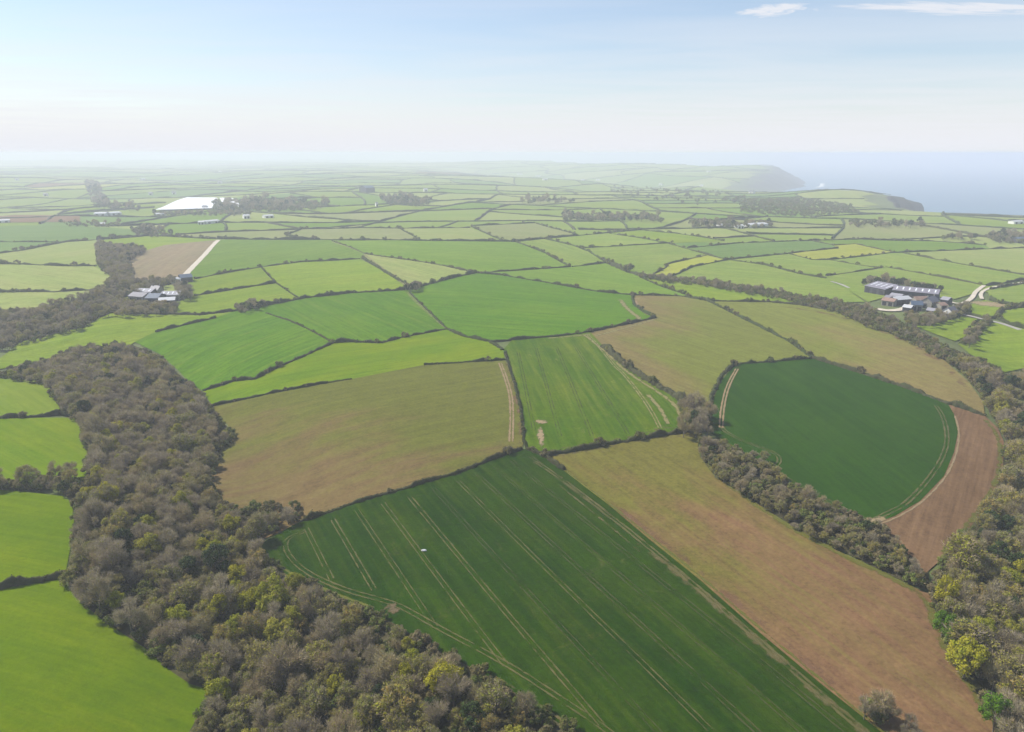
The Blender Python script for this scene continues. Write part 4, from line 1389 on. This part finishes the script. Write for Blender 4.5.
W8 = [(905, 312), (925, 316), (950, 309), (968, 302), (970, 313), (945, 322), (925, 327), (905, 323)]
W9 = [(960, 345), (966, 328), (988, 317), (996, 320), (980, 333), (976, 343)]
W2 = [(97, 242), (110, 244), (140, 247), (147, 250), (128, 262), (134, 273), (130, 281), (150, 280), (175, 277), (178, 283), (150, 288), (125, 297), (116, 311), (100, 317), (80, 328), (40, 338), (0, 347), (-60, 365), (-60, 312), (0, 310), (30, 309), (62, 303), (88, 294), (105, 286), (112, 277), (100, 268), (97, 262)]
WOODS = [
    (W1, 4.4, dict(bare=.56, bud=.29, leaf=.08, ivy=.07), .82, 'wood'),
    (W4, 4.6, dict(bare=.36, bud=.48, leaf=.04, ivy=.12), .84, 'right'),
    (W5, 4.1, dict(bare=.42, bud=.50, ivy=.08), .45, 'copse'),
    (W6, 4.2, dict(bare=.75, bud=.10, ivy=.15), .8, 'copse'),
    (W7, 5.0, dict(shrub=.62, bare=.25, bud=.13), .52, 'belt'),
    (W8, 5.6, dict(bare=.6, bud=.2, ivy=.2), .6, 'belt'), (W9, 5.5, dict(bare=.7, bud=.2, ivy=.1), .65, 'belt'),
    (W2, 5.6, dict(bare=.45, bud=.25, shrub=.25, ivy=.05), .74, 'belt'),
    ([(116, 302), (140, 303), (175, 304), (176, 313), (116, 315)], 5.5, dict(bare=.7, bud=.2, ivy=.1), .7, 'belt'),
    ([(176, 285), (186, 284), (192, 297), (180, 299)], 4.5, dict(bare=.5, ivy=.5), .8, 'belt'),
    ([(862, 284), (868, 279), (900, 281), (942, 289), (940, 292), (900, 285)], 5.0, dict(bare=.3, ivy=.7), .7, 'belt'),
    ([(862, 709), (880, 704), (918, 727), (930, 760), (890, 750)], 3.4, dict(bare=.7, bud=.3), .5, 'copse'),
    ([(-60, 478), (0, 478), (30, 474), (62, 470), (92, 480), (90, 490), (40, 489), (0, 487)], 5.5, dict(bare=.7, bud=.2, ivy=.1), .62, 'belt'),
    ([(232, 305), (262, 300), (268, 306), (240, 313)], 5, dict(bare=.6, ivy=.4), .6, 'belt'),
    ([(402, 289), (412, 284), (424, 284), (416, 290)], 4, dict(bare=.6, ivy=.4), .6, 'belt'),
    ([(560, 214), (660, 217), (662, 222), (620, 221), (565, 221)], 12, dict(shrub=.6, bare=.25, ivy=.15), 1.3, 'far'),
    ([(690, 222), (770, 223), (772, 228), (690, 228)], 13, dict(shrub=.6, bare=.25, ivy=.15), 1.1, 'far'),
    ([(850, 222), (925, 224), (926, 228), (850, 227)], 13, dict(shrub=.6, bare=.25, ivy=.15), 1.1, 'far'),
    ([(215, 204), (256, 199), (300, 203), (330, 204), (322, 209), (270, 212), (215, 211)], 17, dict(shrub=.6, bare=.25, ivy=.15), 1.6, 'far'),
    ([(380, 197), (410, 196), (432, 203), (420, 207), (382, 203)], 17, dict(shrub=.6, bare=.25, ivy=.15), 1.6, 'far'),
    ([(520, 199), (560, 198), (575, 203), (540, 204), (520, 203)], 26, dict(shrub=.6, bare=.25, ivy=.15), 1.5, 'far'),
    ([(85, 182), (98, 184), (108, 205), (140, 206), (138, 211), (95, 208)], 17, dict(shrub=.6, bare=.25, ivy=.15), 1.5, 'far'),
    ([(740, 200), (800, 198), (850, 205), (860, 212), (800, 217), (740, 212)], 13, dict(shrub=1), 1.7, 'far'),
    ([(600, 186), (720, 190), (760, 200), (700, 206), (620, 196)], 60, dict(shrub=1), 2.6, 'far'),
    ([(125, 230), (150, 229), (172, 236), (150, 237)], 10, dict(shrub=.6, bare=.25, ivy=.15), 1.2, 'far'),
    ([(60, 222), (80, 223), (120, 224), (118, 227), (70, 226)], 12, dict(shrub=.6, bare=.25, ivy=.15), 1.0, 'far'),
    ([(985, 236), (1004, 233), (1040, 234), (1040, 242), (1000, 243)], 9, dict(shrub=.6, bare=.25, ivy=.15), 1.0, 'far'),
    ([(940, 236), (975, 238), (975, 240), (940, 239)], 11, dict(shrub=.6, bare=.25, ivy=.15), 1.0, 'far'),
    ([(150, 212.5), (215, 213), (250, 212), (250, 215.5), (150, 216)], 14, dict(shrub=.6, bare=.25, ivy=.15), 1.0, 'far'),
]
trees = []          # (dist, kind, variant, x, y, z, scale, rot, wood tag, px)
under = []
rw = np.random.default_rng(77)
for poly, sp, wts, size, wtag in WOODS:
    wp = unproject(poly)[:, :2]
    lo, hi = wp.min(0) - 12, wp.max(0) + 12
    nx, ny = int((hi[0] - lo[0]) / sp) + 1, int((hi[1] - lo[1]) / sp) + 1
    if nx * ny > 60000:
        sp *= math.sqrt(nx * ny / 60000)
        nx, ny = int((hi[0] - lo[0]) / sp) + 1, int((hi[1] - lo[1]) / sp) + 1
    gx, gy = np.meshgrid(lo[0] + sp * np.arange(nx), lo[1] + sp * np.arange(ny))
    P = np.stack([gx.ravel(), gy.ravel()], 1) + rw.uniform(-.38, .38, (nx * ny, 2)) * sp
    z = hgt(P[:, 0], P[:, 1])
    sc = size * rw.uniform(.58, 1.22, len(P)) * np.where(rw.random(len(P)) < .12, 1.35, 1.0)
    ks = list(wts)
    kd = rw.choice(len(ks), len(P), p=np.array([wts[k] for k in ks]) / sum(wts.values()))
    base = project(np.column_stack([P, z + 1.0]))
    top = project(np.column_stack([P, z + 9.6 * sc]))
    lft = project(np.column_stack([P[:, 0] - 2.6 * sc, P[:, 1], z + 4 * sc]))
    rgt = project(np.column_stack([P[:, 0] + 2.6 * sc, P[:, 1], z + 4 * sc]))
    ok = in_poly(base[:, 0], base[:, 1], poly) & in_poly(top[:, 0], top[:, 1], poly) & in_poly(lft[:, 0], lft[:, 1], poly) & in_poly(rgt[:, 0], rgt[:, 1], poly)
    if wtag == 'far':
        ok = in_poly(base[:, 0], base[:, 1], poly)
    if wtag in ('belt', 'copse'):
        mid = project(np.column_stack([P, z + 3.5 * sc]))
        ok = in_poly(mid[:, 0], mid[:, 1], poly)
    ok &= (coast_dist(P[:, 0], P[:, 1]) > 20) & (rw.random(len(P)) < .88)
    ok &= (base[:, 0] > -110) & (base[:, 0] < 1130) & (top[:, 1] < 800)
    for i in np.where(ok)[0]:
        k = ks[kd[i]]
        dist = math.sqrt(P[i, 0] ** 2 + P[i, 1] ** 2 + (CAM_Z - z[i]) ** 2)
        if wtag == 'wood' and k == 'bare' and base[i, 1] > 590 and rw.random() < .42:
            k = 'bud'
        if k == 'shrub' and size < 1.65:
            sc[i] *= 2.0
        trees.append([dist, k, int(rw.integers(0, len(PROTO[k]))), P[i, 0], P[i, 1], z[i], sc[i], rw.uniform(0, 6.28), wtag, (base[i, 0], top[i, 1] * .5 + base[i, 1] * .5)])
    if wtag in ('wood', 'right', 'copse', 'belt'):
        s2 = 3.0
        nx, ny = int((hi[0] - lo[0]) / s2) + 1, int((hi[1] - lo[1]) / s2) + 1
        gx, gy = np.meshgrid(lo[0] + s2 * np.arange(nx), lo[1] + s2 * np.arange(ny))
        P = np.stack([gx.ravel(), gy.ravel()], 1) + rw.uniform(-.45, .45, (nx * ny, 2)) * s2
        z = hgt(P[:, 0], P[:, 1])
        b = project(np.column_stack([P, z]))
        t = project(np.column_stack([P, z + 2.2]))
        ok = in_poly(b[:, 0], b[:, 1], poly) & in_poly(t[:, 0], t[:, 1], poly) & (rw.random(len(P)) < .8) & (b[:, 0] > -60) & (b[:, 0] < 1090) & (b[:, 1] < 790)
        for i in np.where(ok)[0]:
            under.append([0, 'shrub', int(rw.integers(0, 3)), P[i, 0], P[i, 1], z[i], rw.uniform(.5, 1.3), rw.uniform(0, 6.28)])

# bushes growing out of the nearer hedges
for px, wd, ht in HEDGES:
    L = resample(unproject(px)[:, :2], 4.0)
    rr_ = np.hypot(L[:, 0], L[:, 1])
    for i in np.where((rr_ < 1500) & (rw.random(len(L)) < .16))[0]:
        under.append([0, 'shrub', int(rw.integers(0, 3)), L[i, 0], L[i, 1], float(hgt(L[i, 0], L[i, 1])), ht * rw.uniform(.32, .75), rw.uniform(0, 6.28)])

# the trees that stand out in the photo: pixel of the crown's middle, kind, size, label
STANDOUT = [((272, 600), 'leaf', 1.05, 'bright yellow green tree, the brightest crown of the wood by the dark crop'),
            ((252, 602), 'leaf', .8, 'yellow tree just left of the brightest yellow crown in the wood'),
            ((968, 657), 'leaf', 1.05, 'domed yellow tree at the edge of the right wood by the brown field'),
            ((960, 636), 'fresh', .75, 'fresh green tree just above the domed yellow tree'),
            ((944, 625), 'fresh', .7, 'fresh green bush tree at the tip of the brown field margin'),
            ((997, 716), 'fresh', .8, 'light green tree at the bottom corner of the right wood'),
            ((232, 546), 'leaf', .7, 'pale yellow tree above the pair of yellow crowns in the wood'),
            ((218, 555), 'leaf', .75, 'pale yellow tree in the wood near the corner of the dark crop'),
            ((205, 552), 'leaf', .7, 'small yellow green tree leaning left of the pale yellow ones'),
            ((172, 415), 'leaf', .75, 'single yellow green tree in the upper half of the wood'),
            ((166, 446), 'leaf', .6, 'lone round yellow tree in the middle of the wood'),
            ((412, 660), 'leaf', .6, 'small yellow tree at the wood edge below the wheel lines')]


def fresh_protos():
    out = []
    for tm, cm, H, R in PROTO['leaf']:
        c2 = cm.copy()
        c2.materials[1] = FRESH
        out.append((tm, c2, H, R))
    return out


PROTO['fresh'] = fresh_protos()
# a standing-out tree needs room: drop the mass trees at its place
keep = np.ones(len(trees), bool)
TP = np.array([(t[3], t[4]) for t in trees])
stand = []
for (px, py), kind, sc, lab in STANDOUT:
    # middle of the crown lies ~5.4 m * size above the ground: step down the picture to the foot
    g = unproject([(px, py)])[0]
    for _ in range(6):
        q = project(np.array([[g[0], g[1], hgt(g[0], g[1]) + 5.8 * sc]]))[0]
        foot = project(np.array([[g[0], g[1], hgt(g[0], g[1])]]))[0]
        g = unproject([(foot[0] + px - q[0], foot[1] + py - q[1])])[0]
    stand.append((kind, sc * 1.15, g, lab))
    keep &= np.hypot(TP[:, 0] - g[0], TP[:, 1] - g[1]) > 3.6 * sc
trees = [t for t, k in zip(trees, keep) if k]

NAMES = {'bare': 'bare_tree', 'bud': 'budding_tree', 'leaf': 'leafy_tree', 'fresh': 'leafy_tree', 'ivy': 'ivy_clad_tree'}


def place_tree(kind, var, x, y, z, sc, rot, label, group):
    tm, cm, H, R = PROTO[kind][var % len(PROTO[kind])]
    e = bpy.data.objects.new(NAMES[kind], None)
    e.empty_display_size = .5
    COL.objects.link(e)
    e.location = (x, y, z)
    e.rotation_euler = (0, 0, rot)
    e.scale = (sc * random.uniform(.85, 1.15), sc * random.uniform(.85, 1.15), sc * random.uniform(.85, 1.2))
    tag(e, label, 'tree', group)
    for nm, me in (('trunk', tm), ('crown', cm)):
        c = bpy.data.objects.new(nm, me)
        COL.objects.link(c)
        c.parent = e
    return e


for kind, sc, g, lab in stand:
    place_tree(kind, random.randrange(3), g[0], g[1], g[2], sc, random.uniform(0, 6), lab, 'trees standing out by colour')

trees.sort(key=lambda t: t[0])
count = {}
mass = []
LIMIT = {'bare': 290, 'bud': 220, 'leaf': 40, 'ivy': 80}
LOOK = {'bare': 'bare brown tree', 'bud': 'olive budding tree', 'leaf': 'yellow leafed tree', 'ivy': 'dark ivy-clad tree'}
for t in trees:
    dist, k, var, x, y, z, sc, rot, wtag, (u, v) = t
    seen = -25 < u < 1049 and v < 740
    if seen and wtag in ('wood', 'right', 'copse') and count.get(k, 0) < LIMIT[k]:
        count[k] = count.get(k, 0) + 1
        big = 'small ' if sc < .62 else 'tall ' if sc > .95 else ''
        wood = {'right': 'the right wood', 'copse': 'the narrow copse' if v < 600 else 'the bushes', 'wood': 'the big wood'}[wtag]
        best, ph = 1e9, ''
        for f in F.values():
            wq = f['world']
            dq, _ = seg_dist(np.array([x]), np.array([y]), np.vstack([wq, wq[:1]]))
            if dq[0] < best:
                best, ph = float(dq[0]), f['phrase']
        if best < 9:
            where = 'at %s edge by the %s' % (wood, ph)
        elif best < 22:
            where = 'inside %s near the %s' % (wood, ph)
        else:
            where = 'deep in %s opposite the %s' % (wood, ph)
        place_tree(k, var, x, y, z, sc, rot, '%s%s %s' % (big, LOOK[k], where), 'woodland trees')
    else:
        mass.append(t)
print('trees', len(trees), 'individual', count, 'mass', len(mass), 'under', len(under))


def scatter(name, items, label, cat):
    n = len(items)
    me = bpy.data.meshes.new(name)
    me.vertices.add(n)
    me.vertices.foreach_set('co', np.array([(t[3], t[4], t[5]) for t in items], np.float32).ravel())
    for an, typ, vals in (('rot', 'FLOAT', [t[7] for t in items]), ('scl', 'FLOAT', [t[6] for t in items]), ('idx', 'INT', [SRC[(t[1], t[2])] for t in items])):
        at = me.attributes.new(an, typ, 'POINT')
        at.data.foreach_set('value', np.array(vals, np.float32 if typ == 'FLOAT' else np.int32))
    o = obj(name, me)
    ng = bpy.data.node_groups.new(name + '_nodes', 'GeometryNodeTree')
    ng.interface.new_socket('Geometry', in_out='INPUT', socket_type='NodeSocketGeometry')
    ng.interface.new_socket('Geometry', in_out='OUTPUT', socket_type='NodeSocketGeometry')
    gi = ng.nodes.new('NodeGroupInput')
    go = ng.nodes.new('NodeGroupOutput')
    m2p = ng.nodes.new('GeometryNodeMeshToPoints')
    iop = ng.nodes.new('GeometryNodeInstanceOnPoints')
    ci = ng.nodes.new('GeometryNodeCollectionInfo')
    ci.inputs['Collection'].default_value = proto_col
    ci.inputs['Separate Children'].default_value = True
    ci.inputs['Reset Children'].default_value = True

    def attr(nm, typ):
        a = ng.nodes.new('GeometryNodeInputNamedAttribute')
        a.data_type = typ
        a.inputs['Name'].default_value = nm
        return a.outputs['Attribute']
    cx = ng.nodes.new('ShaderNodeCombineXYZ')
    L = ng.links.new
    L(attr('rot', 'FLOAT'), cx.inputs[2])
    L(gi.outputs[0], m2p.inputs[0])
    L(m2p.outputs[0], iop.inputs['Points'])
    L(ci.outputs[0], iop.inputs['Instance'])
    iop.inputs['Pick Instance'].default_value = True
    L(attr('idx', 'INT'), iop.inputs['Instance Index'])
    L(cx.outputs[0], iop.inputs['Rotation'])
    L(attr('scl', 'FLOAT'), iop.inputs['Scale'])
    L(iop.outputs[0], go.inputs[0])
    md = o.modifiers.new('scatter', 'NODES')
    md.node_group = ng
    tag(o, label, cat, kind='stuff')


scatter('woodland', mass, 'mass of bare and budding trees in the farther woods and tree belts', 'woodland')
scatter('undergrowth', under, 'tangled brown and green undergrowth beneath the trees', 'undergrowth')

# woodland floor
FLOOR_MAT = field_mat('woodland_floor', (0.055, 0.05, 0.024), (0.075, 0.065, 0.035), (0.05, 0.065, 0.02), 0.4, blotch=8, row=2, fine=.4)
for nm, poly, lab in (('wood', W1, 'leaf litter floor under the big wood'), ('right', W4, 'leaf litter floor under the right wood'), ('copse', W5, 'rough scrubby floor of the narrow copse'),
                      ('copse2', W6, 'dark floor of the small copse at the field corner'), ('belt', W2, 'shady floor under the stream tree belt'), ('belt2', W7, 'shady floor under the long tree belt')):
    V, fc = drape_polygon(unproject(poly)[:, :2], 9.0, .02)
    V, c = centred(V)
    tag(obj('woodland_floor', mesh_np('woodland_floor', V, fc, True), FLOOR_MAT, loc=c), lab, 'woodland floor', kind='structure')

# ------------------------------------------------------------------ farm buildings
SLATE = plain_mat('slate_roof', (0.13, 0.125, 0.145), .55, .18, .5, .3)
TIN_GREY = plain_mat('grey_sheet_roof', (0.20, 0.185, 0.21), .5, .15, .3, .4)
TIN_PALE = plain_mat('pale_sheet_roof', (0.27, 0.26, 0.28), .5, .12, .3, .4)
TIN_WHITE = plain_mat('white_sheet_roof', (0.46, 0.46, 0.46), .5, .08, .3, .4)
TIN_BLUE = plain_mat('dark_blue_roof', (0.06, 0.085, 0.125), .5, .15, .3, .4)
RUST = plain_mat('rusty_roof', (0.26, 0.17, 0.13), .8, .25, .4)
STONE = plain_mat('stone_wall', (0.27, 0.25, 0.21), .9, .25, .8)
RENDERED = plain_mat('white_render', (0.74, 0.72, 0.68), .9, .08, .5)
BOARD = plain_mat('dark_boarding', (0.07, 0.07, 0.075), .85, .25, .6)
DOORM = plain_mat('dark_door', (0.035, 0.035, 0.04), .7, .2, .8)
GLASS = plain_mat('window_glass', (0.03, 0.035, 0.04), .1, .1, .5, .6)
SKYL = plain_mat('roof_light', (0.70, 0.72, 0.74), .4, .05, .5, .4)


def box_mesh(name, x0, x1, y0, y1, z0, z1):
    V = [(x, y, z) for z in (z0, z1) for y in (y0, y1) for x in (x0, x1)]
    return mesh_np(name, V, [[0, 2, 3, 1], [4, 5, 7, 6], [0, 1, 5, 4], [2, 6, 7, 3], [0, 4, 6, 2], [1, 3, 7, 5]])


def building(name, p0, p1, depth, eave, rise, roof, wall, label, cat, group=None, doors=2, windows=0, chimney=False, lights=0):
    A, B = unproject([p0, p1])
    d = B - A
    d[2] = 0
    L = float(np.linalg.norm(d))
    ang = math.atan2(d[1], d[0])
    mid = (A + B) / 2
    zb = float(min(hgt(A[0], A[1]), hgt(B[0], B[1]), hgt(mid[0] - math.sin(ang) * depth, mid[1] + math.cos(ang) * depth)))
    e = bpy.data.objects.new(name, None)
    COL.objects.link(e)
    e.location = (mid[0], mid[1], zb)
    e.rotation_euler = (0, 0, ang)
    tag(e, label, cat, group)
    h = L / 2
    zt = eave + (hgt(mid[0], mid[1]) - zb)
    yr = depth / 2
    # walls with gable ends
    V = [(-h, 0, -.8), (h, 0, -.8), (h, depth, -.8), (-h, depth, -.8), (-h, 0, zt), (h, 0, zt), (h, depth, zt), (-h, depth, zt), (-h, yr, zt + rise), (h, yr, zt + rise)]
    Fc = [[0, 1, 5, 4], [2, 3, 7, 6], [1, 2, 6, 9, 5], [3, 0, 4, 8, 7], [0, 3, 2, 1]]
    obj('wall', mesh_np('wall', V, Fc), wall, e)
    # two roof slopes with thickness and overhang
    sl = rise / yr
    ov, th = .5, .18
    RV, RF = [], []
    for s in (0, 1):
        ye = -ov if s == 0 else depth + ov
        ze = zt - ov * sl
        b = len(RV)
        for x in (-h - ov, h + ov):
            RV += [(x, ye, ze + .03), (x, yr, zt + rise + .03), (x, yr, zt + rise + .03 + th), (x, ye, ze + .03 + th)]
        q = [[0, 1, 2, 3], [4, 7, 6, 5], [3, 2, 6, 7], [0, 4, 5, 1], [0, 3, 7, 4]]
        RF += [[b + i for i in f] for f in q]
    ro = obj('roof', mesh_np('roof', RV, RF), roof, e)
    for k in range(lights):
        x = -h + L * (k + .5) / lights
        z1, z2 = zt + rise * .25 + th + .06, zt + rise * .8 + th + .06
        sv = [(x - .5, yr * .25, z1), (x + .5, yr * .25, z1), (x + .5, yr * .8, z2), (x - .5, yr * .8, z2)]
        obj('roof_light', mesh_np('roof_light', sv, [[0, 1, 2, 3]]), SKYL, ro)
    if chimney:
        for sx in (-1, 1):
            obj('chimney', box_mesh('chimney', sx * (h - .6) - .4, sx * (h - .6) + .4, yr - .4, yr + .4, zt + rise * .6, zt + rise + 1.3), STONE, ro)
    for k in range(doors):
        x = -h + L * (k + .5) / doors
        w2 = min(2.2, L / doors * .32)
        if windows:
            w2 = .55
        obj('door', box_mesh('door', x - w2, x + w2, -.12, .02, -.3 + zt - eave, zt - eave + min(eave * .72, 4.2)), DOORM, e)
    for k in range(windows):
        x = -h + L * (k + .5) / windows
        for zz in ([.9, 3.2] if eave > 4.4 else [1.0]):
            if doors and abs(x) < .9 and zz < 2:
                continue
            obj('window', box_mesh('window', x - .55, x + .55, -.07, .03, zt - eave + zz, zt - eave + zz + 1.2), GLASS, e)
    return e


RF_ = 'buildings of the right farm'
LF_ = 'buildings of the left farmstead'
building('barn', (864, 292), (884, 295.6), 30, 5.5, 3.0, TIN_GREY, BOARD, 'broad grey roofed barn at the left end of the right farm', 'barn', RF_, 3, lights=4)
building('barn', (892, 296), (937, 300), 17, 5.0, 2.6, TIN_GREY, BOARD, 'long grey roofed barn right of the broad barn', 'barn', RF_, 5, lights=7)
building('shed', (889, 299.5), (900, 300.8), 9, 3.5, 1.5, TIN_PALE, BOARD, 'small pale roofed lean shed in front of the two barns', 'shed', RF_, 2)
building('shed', (896, 305), (911, 303.6), 9, 4.0, 1.8, TIN_WHITE, BOARD, 'white roofed open shed in the middle of the right farm', 'shed', RF_, 3)
building('shed', (881, 304.5), (893, 306), 8, 3.6, 1.8, RUST, STONE, 'brown roofed stone shed at the left of the farm yard', 'shed', RF_, 2)
building('shed', (902, 311), (910, 312), 8, 3.2, 1.4, TIN_WHITE, BOARD, 'small white roofed shed beside the farm yard', 'shed', RF_, 1)
building('barn', (911, 310), (922, 310.5), 10, 4.2, 2.2, TIN_BLUE, STONE, 'blue grey roofed barn at the centre of the farm yard', 'barn', RF_, 2)
building('farmhouse', (931, 308.5), (938, 306.5), 8, 5.0, 3.2, SLATE, STONE, 'slate roofed farmhouse with chimneys at the right farm', 'house', RF_, 1, 4, True)
building('outbuilding', (916, 304), (928, 303.5), 7, 3.4, 2.0, RUST, STONE, 'long low brown roofed outbuilding above the farmhouse', 'outbuilding', RF_, 2)
building('cottage', (951, 317), (957, 315.5), 7, 4.0, 2.6, SLATE, RENDERED, 'white cottage in the trees at the right end of the farm', 'house', RF_, 1, 3, True)
building('shed', (926, 314), (934, 315), 7, 3.0, 1.4, TIN_PALE, BOARD, 'pale shed among the trees below the farmhouse', 'shed', RF_, 1)
building('shed', (921, 307.5), (928, 307.8), 8, 3.4, 1.6, SLATE, STONE, 'dark slate shed left of the farmhouse', 'shed', RF_, 1)
building('shed', (940, 303.5), (947, 304.6), 8, 3.6, 1.8, TIN_PALE, BOARD, 'grey roofed shed right of the farmhouse', 'shed', RF_, 1)
building('shed', (884, 301), (889, 301.6), 7, 3.2, 1.4, TIN_GREY, BOARD, 'small grey shed under the broad barn', 'shed', RF_, 1)
building('shed', (941, 309.5), (947, 309), 7, 3.2, 1.6, RUST, STONE, 'small brown roofed shed below the farmhouse', 'shed', RF_, 1)
building('barn', (133, 296.5), (151, 297), 14, 4.2, 2.0, TIN_PALE, BOARD, 'long pale roofed barn at the back of the left farmstead', 'barn', LF_, 3, lights=3)
building('barn', (129, 301), (143, 302), 12, 4.4, 2.4, SLATE, STONE, 'dark slate barn at the left end of the left farmstead', 'barn', LF_, 2)
building('barn', (146, 304), (158, 304), 15, 5.0, 2.6, TIN_BLUE, BOARD, 'dark blue barn in the middle of the left farmstead', 'barn', LF_, 2)
building('shed', (144.5, 300.2), (150, 300), 8, 3.8, 1.4, TIN_WHITE, RENDERED, 'small white shed in front of the long pale barn', 'shed', LF_, 1)
building('shed', (159, 305.5), (175, 304.5), 12, 3.8, 1.6, TIN_WHITE, BOARD, 'white roofed shed at the near right of the left farmstead', 'shed', LF_, 3)
building('barn', (161, 300.5), (179, 300), 14, 4.5, 2.2, TIN_PALE, STONE, 'pale barn at the far right of the left farmstead', 'barn', LF_, 3, lights=4)
building('farmhouse', (150, 295.3), (158, 295.6), 9, 5.0, 3.0, SLATE, STONE, 'slate farmhouse behind the barns of the left farmstead', 'house', LF_, 1, 4, True)
building('barn', (181.5, 282.5), (193, 281.5), 12, 4.5, 2.4, TIN_BLUE, BOARD, 'isolated dark blue barn at the foot of the straight track', 'barn', LF_, 2)
building('shed', (177.5, 283.8), (181, 282.8), 7, 4.2, 1.2, TIN_WHITE, RENDERED, 'white shed end beside the isolated blue barn', 'shed', LF_, 1)
building('cottage', (114.5, 311), (118.5, 311), 6, 3.8, 2.4, SLATE, RENDERED, 'white cottage at the corner of the tree belt', 'house', LF_, 1, 2, True)
far_b = [((94, 216), (106, 216), 22, 5, 'long white shed at the left end of the far left pair'), ((111, 215.6), (122, 215), 22, 5, 'white shed at the right end of the far left pair'),
         ((-4, 223), (10, 222.4), 18, 4, 'white shed at the left picture edge beyond the teal field'), ((198, 224.3), (204, 224.2), 12, 4, 'small white shed below the white sheeted field'),
         ((206, 224), (220, 222.6), 16, 4, 'longer pale shed below the white sheeted field'), ((244, 218.5), (250, 218.3), 14, 5, 'white barn right of the white sheeted field'),
         ((265, 218), (274, 217.6), 14, 4, 'pale barn far right of the white sheeted field'), ((750, 228), (768, 227.2), 18, 5, 'long white shed in the far tree line below the headland'),
         ((738, 228.4), (744, 228.2), 12, 4, 'short white shed left of the long one in the tree line'), ((720, 227.8), (724, 227.6), 10, 4, 'white house in the far tree line'),
         ((1018, 243), (1030, 242), 12, 5, 'white house by the dark trees at the right edge'), ((1014, 224), (1024, 223.6), 12, 4, 'tiny white farm on the coast fields at the right edge'),
         ((366, 192.6), (375, 192.4), 40, 14, 'large dark blue barn standing alone in the far haze'), ((100, 226), (105, 225.9), 10, 4, 'white cottage among trees above the teal field'),
         ((156, 216), (166, 215.6), 12, 4, 'grey shed under the white sheeted field')]
for a, b, dp, ev, lab in far_b:
    dark = 'dark' in lab
    building('barn', a, b, dp, ev, ev * .4, TIN_BLUE if dark else TIN_WHITE, BOARD if dark else RENDERED, lab, 'barn', 'distant farm buildings', 2)
# scattered far houses, a few pixels each
rh = np.random.default_rng(21)
for k in range(20):
    u, v = rh.uniform(10, 760), rh.choice([rh.uniform(172, 186), rh.uniform(186, 212)])
    w_ = rh.uniform(2.2, 4.5)
    xy = unproject([(u, v)])[0]
    if coast_dist(np.array([xy[0]]), np.array([xy[1]]))[0] < 350:
        continue
    building('house', (u, v), (u + w_, v + rh.uniform(-.1, .1)), rh.uniform(9, 16), rh.uniform(5, 7), 3.0, SLATE if rh.random() < .5 else TIN_WHITE, RENDERED,
             'tiny white house lost in the far haze', 'house', 'tiny far houses', 1)

# white sheeting over a distant field
POLY = plain_mat('white_polythene', (0.80, 0.80, 0.80), .4, .06, .05, .4)
for px, lab in ((SHEETS[0], 'white polythene sheeting over a far field, the larger left sheet'),
                (SHEETS[1], 'white polythene sheeting over a far field, the smaller right sheet')):
    V, fc = drape_polygon(unproject(px)[:, :2], 20, 3.6)
    V, c = centred(V)
    tag(obj('polythene_sheet', mesh_np('polythene_sheet', V, fc, True), POLY, loc=c), lab, 'sheeting')
# pink bare soil at the left edge of the distance
V, fc = drape_polygon(unproject([(-40, 220), (14, 215), (80, 215), (80, 222), (14, 222.5), (-40, 224)])[:, :2], 40, .3)
V, c = centred(V)
tag(obj('field', mesh_np('field', V, fc, True), FAR_MATS[10], loc=c), 'far pinkish bare soil field at the left edge', 'field', 'distant fields', 'structure')

# a white sack lying in the foreground crop
g = unproject([(424, 551)])[0]
bm = bmesh.new()
bmesh.ops.create_icosphere(bm, subdivisions=2, radius=1)
for v in bm.verts:
    n = 1 + .12 * math.sin(v.co.x * 5 + 1) * math.sin(v.co.y * 4) + .08 * math.sin(v.co.z * 7)
    v.co = Vector((v.co.x * .95 * n, v.co.y * .5 * n, max(-.12, v.co.z * .34 * n)))
me = bpy.data.meshes.new('feed_sack')
bm.to_mesh(me)
bm.free()
tag(obj('feed_sack', me, TIN_WHITE, loc=(g[0], g[1], g[2] + .25)), 'white sack lying in the dark foreground crop', 'sack')

# ------------------------------------------------------------------ haze: the air itself
def build_haze():
    x0, x1, y0, y1, z0, z1 = -60000, 60000, -46000, 60000, SEA_Z - 14 - 0.0006 * 44000 - 40, CAM_Z + 6
    V = [(x, y, z) for z in (z0, z1) for y in (y0, y1) for x in (x0, x1)]
    Fc = [(0, 2, 3, 1), (4, 5, 7, 6), (0, 1, 5, 4), (2, 6, 7, 3), (0, 4, 6, 2), (1, 3, 7, 5)]
    me = mesh_np('haze', V, Fc)
    m = bpy.data.materials.new('haze_air')
    m.use_nodes = True
    w = NT(m.node_tree)
    w.n.remove(w.n['Principled BSDF'])
    pv = w.new('ShaderNodeVolumePrincipled')
    pv.inputs['Color'].default_value = (0.875, 0.905, 1.0, 1)
    pv.inputs['Density'].default_value = HAZE_DENSITY
    pv.inputs['Anisotropy'].default_value = 0.1
    w.l.new(pv.outputs[0], w.n['Material Output'].inputs['Volume'])
    m.cycles.homogeneous_volume = True
    tag(obj('haze', me, m), 'pale blue sea haze over the whole countryside', 'haze', kind='stuff')


HAZE_DENSITY = 2.5e-4
build_haze()
